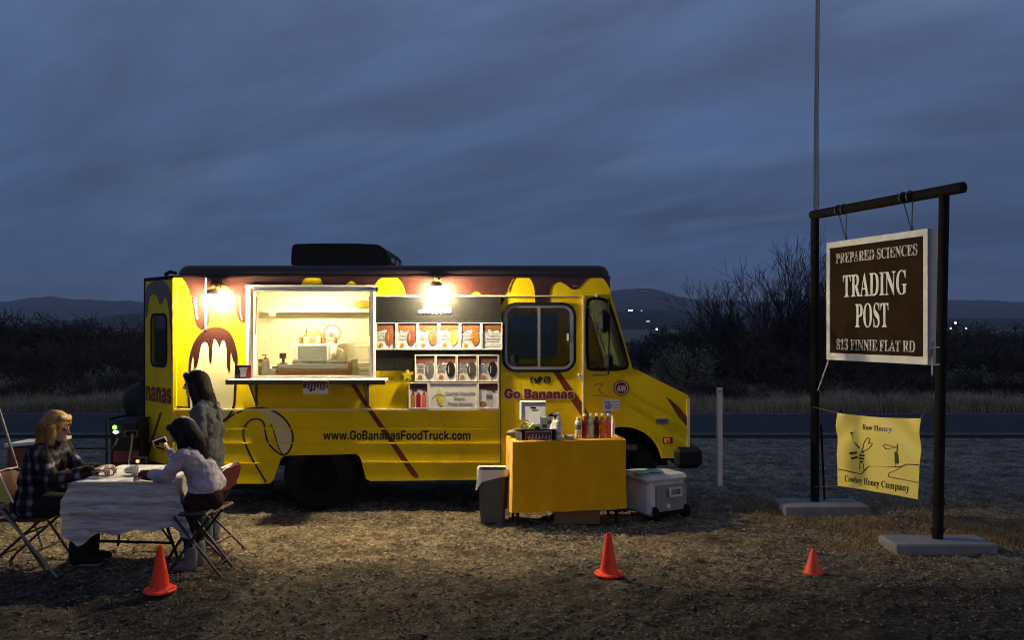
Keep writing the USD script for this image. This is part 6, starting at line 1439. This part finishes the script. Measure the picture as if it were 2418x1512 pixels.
def head_bits(t, c, yaw, pitch, s):
    for y in (-1, 1): put("eye", place(ball((0.083 * s, y * 0.031 * s, 0.016 * s), 0.0115 * s, n=10), c, yaw, pitch), "eye_dark", t)
    put("mouth", place(ball((0.0925 * s, 0, -0.056 * s), 0.010 * s, (0.7, 1.9, 0.45), 10), c, yaw, pitch), "lip", t)
def hair_cap(s, back, fc=0.0):
    """A cap of hair open at the face; back: further lumps (point, radius) hulled in a chain down the back."""
    m = ball((-0.018, 0, 0.040), 0.112, (1.04, 0.90, 1.04), 24)
    for ch in back: m = m + chain([c for c, r in ch], [r for c, r in ch], 16)
    cut = Mf.hull(ball((0.125, 0, 0.015), 0.06, (1, 2.6, 0.8), 16) + ball((0.12, 0, -0.18), 0.06, (1, 2.6, 1), 16) + ball((0.062, 0, -0.06), 0.03, (1, 4.5, 2.0), 16)).translate([-fc, 0, 0])
    return (m - cut).scale([s, s, s])
def strands(t, m, mt, seed, n=420, w=0.004, keep=None, down=0.16):
    """Loose locks that lie on the hair and hang from it."""
    R = np.random.default_rng(seed); P, fi = trimesh.sample.sample_surface(m, n, seed=seed)
    N = m.face_normals[fi]; segs = []
    for p, nn in zip(P, N):
        if keep and not keep(p): continue
        tdir = np.array([0, 0, -1.0]) - nn * (-nn[2]); L = np.linalg.norm(tdir)
        if L < 0.25: continue
        tdir /= L; q = p + nn * R.uniform(0.0, 0.008)
        for k in range(3):
            q2 = q + tdir * down / 3 * R.uniform(0.6, 1.0) + R.normal(0, 0.004, 3); tdir = tdir * 0.7 + np.array([0, 0, -0.3]); tdir /= np.linalg.norm(tdir)
            segs.append((q, q2, w * (1 - k * 0.28), w * (1 - (k + 1) * 0.28))); q = q2
    put("locks", tubes(segs, 3), mt, t, kind="stuff")

# --- seated blonde woman, facing right
yc = 6.71
P = thing("person", "blonde person in dark plaid shirt seated at the small table, facing right", "person", (-4.13, yc, 0)); ORIGIN[P] = np.array([-4.02, yc, 0.0])
hc = np.array([-3.862, yc, 1.165])
arm = lambda s: [(-3.915, yc + s * 0.165, 0.985), (-3.785, yc + s * 0.215, 0.765), (-3.545, yc + s * 0.06 + 0.05, 0.805)]
leg = lambda s: [(-4.0, yc + s * 0.09, 0.53), (-3.60, yc + s * 0.08, 0.53), (-3.625, yc + s * 0.08, 0.10)]
body = place(head(), hc, 0, 8) + Mf.hull(ball((-4.02, yc - 0.07, 0.54), 0.11) + ball((-4.02, yc + 0.07, 0.54), 0.11) + ball((-4.0, yc, 0.72), 0.115)) + Mf.hull(ball((-4.0, yc, 0.72), 0.115) + ball((-3.93, yc - 0.08, 0.93), 0.10) + ball((-3.93, yc + 0.08, 0.93), 0.10)) + Mf.hull(ball((-3.93, yc - 0.10, 0.96), 0.07) + ball((-3.93, yc + 0.10, 0.96), 0.07) + ball((-3.905, yc, 1.05), 0.052))
for s in (-1, 1):
    body = body + chain(arm(s), [0.052, 0.038, 0.026]) + chain(leg(s), [0.085, 0.058, 0.042]) + Mf.hull(ball((-3.63, yc + s * 0.08, 0.05), 0.04) + ball((-3.48, yc + s * 0.08, 0.035), 0.03))
    body = body + hand(arm(s)[2], (1, 0.15, 0.16), (0.1, 0.2, -1), 1.0, 0.75, s)
put("body", soften(body, 0.011, 6), "skin", P, smooth=True)
head_bits(P, hc, 0, 8, 1.0)
shirt = Mf.hull(ball((-4.03, yc - 0.09, 0.53), 0.135) + ball((-4.03, yc + 0.09, 0.53), 0.135) + ball((-4.005, yc, 0.73), 0.15)) + Mf.hull(ball((-4.01, yc - 0.06, 0.72), 0.135) + ball((-4.01, yc + 0.06, 0.72), 0.135) + ball((-3.93, yc - 0.09, 0.94), 0.130) + ball((-3.93, yc + 0.09, 0.94), 0.130)) + Mf.hull(ball((-3.935, yc - 0.12, 0.965), 0.09) + ball((-3.935, yc + 0.12, 0.965), 0.09) + ball((-3.895, yc, 1.03), 0.068))
for s in (-1, 1):
    a_ = arm(s); shirt = shirt + chain(a_[:2] + [tuple(np.array(a_[1]) * 0.08 + np.array(a_[2]) * 0.92)], [0.078, 0.066, 0.046])
put("shirt", soften(shirt, 0.014, 6, 0.040, 13, 3), "plaid_flannel", P, smooth=True)
tr = Mf()
for s in (-1, 1): tr = tr + chain([(-4.02, yc + s * 0.085, 0.53)] + leg(s)[1:2] + [(-3.625, yc + s * 0.08, 0.07)], [0.115, 0.085, 0.078])
put("trousers", soften(tr, 0.018, 5, 0.02, 9, 4), "dark_trousers", P, smooth=True)
for s in (-1, 1):
    sh_ = put("shoe", soften(Mf.hull(ball((-3.65, yc + s * 0.08, 0.055), 0.048) + ball((-3.47, yc + s * 0.08, 0.042), 0.038, (1.2, 1.1, 1))), 0.014, 3), "dark_trousers", P, smooth=True)
    put("sole", bx(-3.70, -3.43, yc + s * 0.08 - 0.045, yc + s * 0.08 + 0.045, 0.0, 0.022, 0.01), "shoe_grey", sh_)
hb = hair_cap(1.08, [[((-0.045, 0.045, 0.03), 0.075), ((-0.055, 0.05, -0.10), 0.060)], [((-0.045, -0.045, 0.03), 0.075), ((-0.055, -0.05, -0.10), 0.060)], [((0.0, 0.075, 0.03), 0.045), ((0.01, 0.08, -0.10), 0.034)], [((0.0, -0.075, 0.03), 0.045), ((0.01, -0.08, -0.10), 0.034)], [((0.05, -0.05, 0.095), 0.030), ((0.072, 0.0, 0.085), 0.026), ((0.05, 0.05, 0.095), 0.030)]])
hm = soften(place(hb, hc, 0, 8), 0.012, 6, 0.012, 22, 6)
hp_ = put("hair", hm, "hair_blonde", P, smooth=True)
strands(hp_, hm, "hair_blonde", 3, 900, 0.0022, lambda p: p[2] < 1.25 and p[0] < -3.85, 0.085)

# --- standing woman, facing left
yc = 7.30
P = thing("person", "standing person with long dark hair in grey hoodie, facing left before the truck", "person", (-2.89, yc, 0)); ORIGIN[P] = np.array([-2.83, yc, 0.0])
hc = np.array([-2.945, yc, 1.505])
gzp = gz(-2.82, yc)
leg = lambda s: [(-2.82, yc + s * 0.09, 0.84), (-2.83, yc + s * 0.09, 0.46), (-2.81, yc + s * 0.09, 0.09 + gzp)]
arm = lambda s: [(-2.84, yc + s * 0.175, 1.28), (-2.80, yc + s * 0.215, 1.02), (-2.88 if s > 0 else -2.84, yc + s * 0.20, 0.80)]
torso = lambda k: Mf.hull(ball((-2.82, yc - 0.08, 0.86), 0.105 + k) + ball((-2.82, yc + 0.08, 0.86), 0.105 + k) + ball((-2.83, yc, 1.04), 0.11 + k)) + Mf.hull(ball((-2.83, yc, 1.04), 0.11 + k) + ball((-2.845, yc - 0.09, 1.22), 0.10 + k) + ball((-2.845, yc + 0.09, 1.22), 0.10 + k)) + Mf.hull(ball((-2.84, yc - 0.13, 1.28), 0.055 + k) + ball((-2.84, yc + 0.13, 1.28), 0.055 + k) + ball((-2.875, yc, 1.36), 0.05 + k * 0.7))
body = place(head(0.98), hc, 180, 3) + torso(0)
for s in (-1, 1):
    body = body + chain(arm(s), [0.05, 0.038, 0.026]) + chain(leg(s), [0.09, 0.058, 0.04]) + Mf.hull(ball((-2.79, yc + s * 0.09, 0.05 + gzp), 0.04) + ball((-2.93, yc + s * 0.09, 0.035 + gzp), 0.03)) + hand(arm(s)[2], (-0.25, 0, -1), (-1, 0, 0), 0.95, 0.4, s)
put("body", soften(body, 0.012, 6), "skin_tan", P, smooth=True)
head_bits(P, hc, 180, 3, 0.98)
hd = torso(0.014)
for s in (-1, 1): hd = hd + chain([arm(s)[0], arm(s)[1], tuple(np.array(arm(s)[2]) + np.array([0, 0, 0.02]))], [0.064, 0.052, 0.043])
hd = hd + chain([(-2.81, yc - 0.06, 1.325), (-2.80, yc, 1.315), (-2.81, yc + 0.06, 1.325)], [0.045, 0.048, 0.045])
put("hoodie", soften(hd, 0.014, 6, 0.036, 15, 7), "hoodie_grey", P, smooth=True)
jn = Mf()
for s in (-1, 1): jn = jn + chain([(-2.82, yc + s * 0.075, 0.86), leg(s)[1], (leg(s)[2][0], leg(s)[2][1], 0.10 + gzp)], [0.118, 0.080, 0.066])
put("jeans", soften(jn, 0.018, 5, 0.016, 12, 8), "denim", P, smooth=True)
for s in (-1, 1):
    sh_ = put("shoe", soften(Mf.hull(ball((-2.785, yc + s * 0.09, 0.06 + gzp), 0.048) + ball((-2.94, yc + s * 0.09, 0.045 + gzp), 0.036, (1.2, 1.1, 1))), 0.014, 3), "shoe_grey", P, smooth=True)
    put("sole", bx(-2.985, -2.74, yc + s * 0.09 - 0.045, yc + s * 0.09 + 0.045, gzp, 0.026 + gzp, 0.01), "shoe_sole", sh_)
hb = hair_cap(1.0, [[((-0.05, 0.0, 0.03), 0.092), ((-0.085, 0.0, -0.12), 0.085), ((-0.125, 0.0, -0.26), 0.072), ((-0.150, 0.0, -0.42), 0.055), ((-0.165, 0, -0.56), 0.030)], [((0.0, 0.072, 0.03), 0.045), ((-0.03, 0.085, -0.12), 0.042), ((-0.09, 0.07, -0.28), 0.04)], [((0.0, -0.072, 0.03), 0.045), ((-0.03, -0.085, -0.12), 0.042), ((-0.09, -0.07, -0.28), 0.04)], [((0.055, -0.05, 0.10), 0.034), ((0.078, 0.0, 0.095), 0.030), ((0.055, 0.05, 0.10), 0.034)]], 0.028)
hm = soften(place(hb, hc, 180, 3), 0.014, 6, 0.014, 16, 9)
hp_ = put("hair", hm, "hair_dark", P, smooth=True)
strands(hp_, hm, "hair_dark", 5, 700, 0.0022, lambda p: p[2] < 1.52 and p[0] > -2.93, 0.2)

# --- girl leaning on the table, facing left
yc = 6.63
P = thing("person", "girl with long dark hair in pale sweater leaning over the small table", "person", (-2.66, yc, 0))
hc = np.array([-2.835, yc, 1.135]); HP = 26
gzp = gz(-2.74, yc)
leg = lambda s: [(-2.64, yc + s * 0.075, 0.62), (-2.76, yc + s * 0.085, 0.44), (-2.735, yc + s * 0.08, 0.09 + gzp)]
armn = [(-2.775, yc - 0.125, 0.965), (-2.905, yc - 0.165, 0.80), (-3.09, yc - 0.10, 0.80)]
armf = [(-2.775, yc + 0.125, 0.965), (-2.92, yc + 0.175, 0.84), (-3.02, yc + 0.13, 0.965)]
torso = lambda k: Mf.hull(ball((-2.64, yc - 0.06, 0.65), 0.095 + k) + ball((-2.64, yc + 0.06, 0.65), 0.095 + k) + ball((-2.68, yc, 0.79), 0.092 + k)) + Mf.hull(ball((-2.68, yc, 0.79), 0.092 + k) + ball((-2.745, yc - 0.065, 0.92), 0.082 + k) + ball((-2.745, yc + 0.065, 0.92), 0.082 + k)) + Mf.hull(ball((-2.765, yc - 0.095, 0.965), 0.045 + k) + ball((-2.765, yc + 0.095, 0.965), 0.045 + k) + ball((-2.805, yc, 1.02), 0.042 + k * 0.7))
body = place(head(0.92), hc, 180, HP) + torso(0) + chain(armn, [0.040, 0.032, 0.023]) + chain(armf, [0.040, 0.032, 0.023])
body = body + hand(armn[2], (-1, 0.1, 0.02), (0, 0.1, -1), 0.85, 0.6, -1) + hand(armf[2], (-0.5, 0, 1), (-0.9, 0, -0.4), 0.85, 0.7, 1)
for s in (-1, 1): body = body + chain(leg(s), [0.07, 0.048, 0.036]) + Mf.hull(ball((-2.72, yc + s * 0.08, 0.05 + gzp), 0.038) + ball((-2.85, yc + s * 0.08, 0.035 + gzp), 0.03))
put("body", soften(body, 0.011, 6), "skin", P, smooth=True)
head_bits(P, hc, 180, HP, 0.92)
sw = torso(0.026) + chain([armn[0], armn[1], tuple(np.array(armn[1]) * 0.25 + np.array(armn[2]) * 0.75)], [0.066, 0.058, 0.048]) + chain([armf[0], armf[1], tuple(np.array(armf[1]) * 0.2 + np.array(armf[2]) * 0.8)], [0.066, 0.058, 0.046])
sw = sw + Mf.hull(ball((-2.62, yc - 0.06, 0.70), 0.12) + ball((-2.62, yc + 0.06, 0.70), 0.12) + ball((-2.67, yc, 0.82), 0.12))
sw = sw ^ Mf.cube([4, 4, 4]).translate([-5, yc - 2, 0.655])
put("sweater", soften(sw, 0.013, 6, 0.036, 16, 11), "sweater_pale", P, smooth=True)
sk = Mf.hull(ball((-2.64, yc - 0.06, 0.65), 0.112) + ball((-2.64, yc + 0.06, 0.65), 0.112) + ball((-2.70, yc - 0.09, 0.55), 0.10) + ball((-2.70, yc + 0.09, 0.55), 0.10) + ball((-2.58, yc, 0.56), 0.09))
put("skirt", soften(sk, 0.018, 4, 0.02, 12, 12), "skirt_dark", P, smooth=True)
lg = Mf()
for s in (-1, 1): lg = lg + chain([leg(s)[0], leg(s)[1], (leg(s)[2][0], leg(s)[2][1], 0.14 + gzp)], [0.078, 0.060, 0.046])
put("leggings", soften(lg, 0.016, 4), "dark_trousers", P, smooth=True)
for s in (-1, 1): put("boot", soften(Mf.hull(ball((-2.725, yc + s * 0.08, 0.05 + gzp), 0.05) + ball((-2.86, yc + s * 0.08, 0.045 + gzp), 0.04, (1.2, 1.1, 1))) + chain([(-2.73, yc + s * 0.08, 0.05 + gzp), (-2.735, yc + s * 0.08, 0.19 + gzp)], [0.052, 0.056]), 0.014, 4), "shoe_grey", P, smooth=True)
put("wrist_warmer", soften(chain([tuple(np.array(armn[1]) * 0.3 + np.array(armn[2]) * 0.7), tuple(np.array(armn[2]) + np.array([-0.045, 0.004, 0]))], [0.044, 0.042]), 0.012, 3, 0.012, 20, 2), "mitten_red", P, smooth=True)
hb = hair_cap(0.97, [[((-0.05, 0.0, 0.03), 0.092), ((-0.075, 0.0, -0.10), 0.088), ((-0.045, 0.0, -0.24), 0.08), ((0.02, 0.0, -0.34), 0.05)], [((0.0, 0.075, 0.02), 0.048), ((0.01, 0.09, -0.14), 0.044), ((0.04, 0.08, -0.27), 0.03)], [((0.0, -0.075, 0.02), 0.048), ((0.02, -0.092, -0.14), 0.046), ((0.06, -0.085, -0.28), 0.032)], [((0.055, -0.05, 0.10), 0.034), ((0.078, 0.0, 0.095), 0.030), ((0.055, 0.05, 0.10), 0.034)]])
hm = soften(place(hb, hc, 180, HP), 0.014, 6, 0.014, 16, 13)
hp_ = put("hair", hm, "hair_dark", P, smooth=True)
strands(hp_, hm, "hair_dark", 7, 700, 0.0022, lambda p: p[2] < 1.12 and p[0] > -2.88, 0.17)
ph = np.array(armf[2]) + np.array([-0.06, -0.03, 0.09])
t = thing("phone", "small white phone held up in the girl's raised hand", "phone", ph)
m = bx(-0.055, 0.055, -0.006, 0.006, -0.03, 0.03); m.apply_transform(trimesh.transformations.euler_matrix(0.5, -0.35, 0.2)); m.apply_translation(ph); put("case", m, "white_plastic", t)
m = bx(-0.048, 0.048, -0.008, -0.0055, -0.026, 0.026); m.apply_transform(trimesh.transformations.euler_matrix(0.5, -0.35, 0.2)); m.apply_translation(ph); put("screen", m, "black_plastic", t)
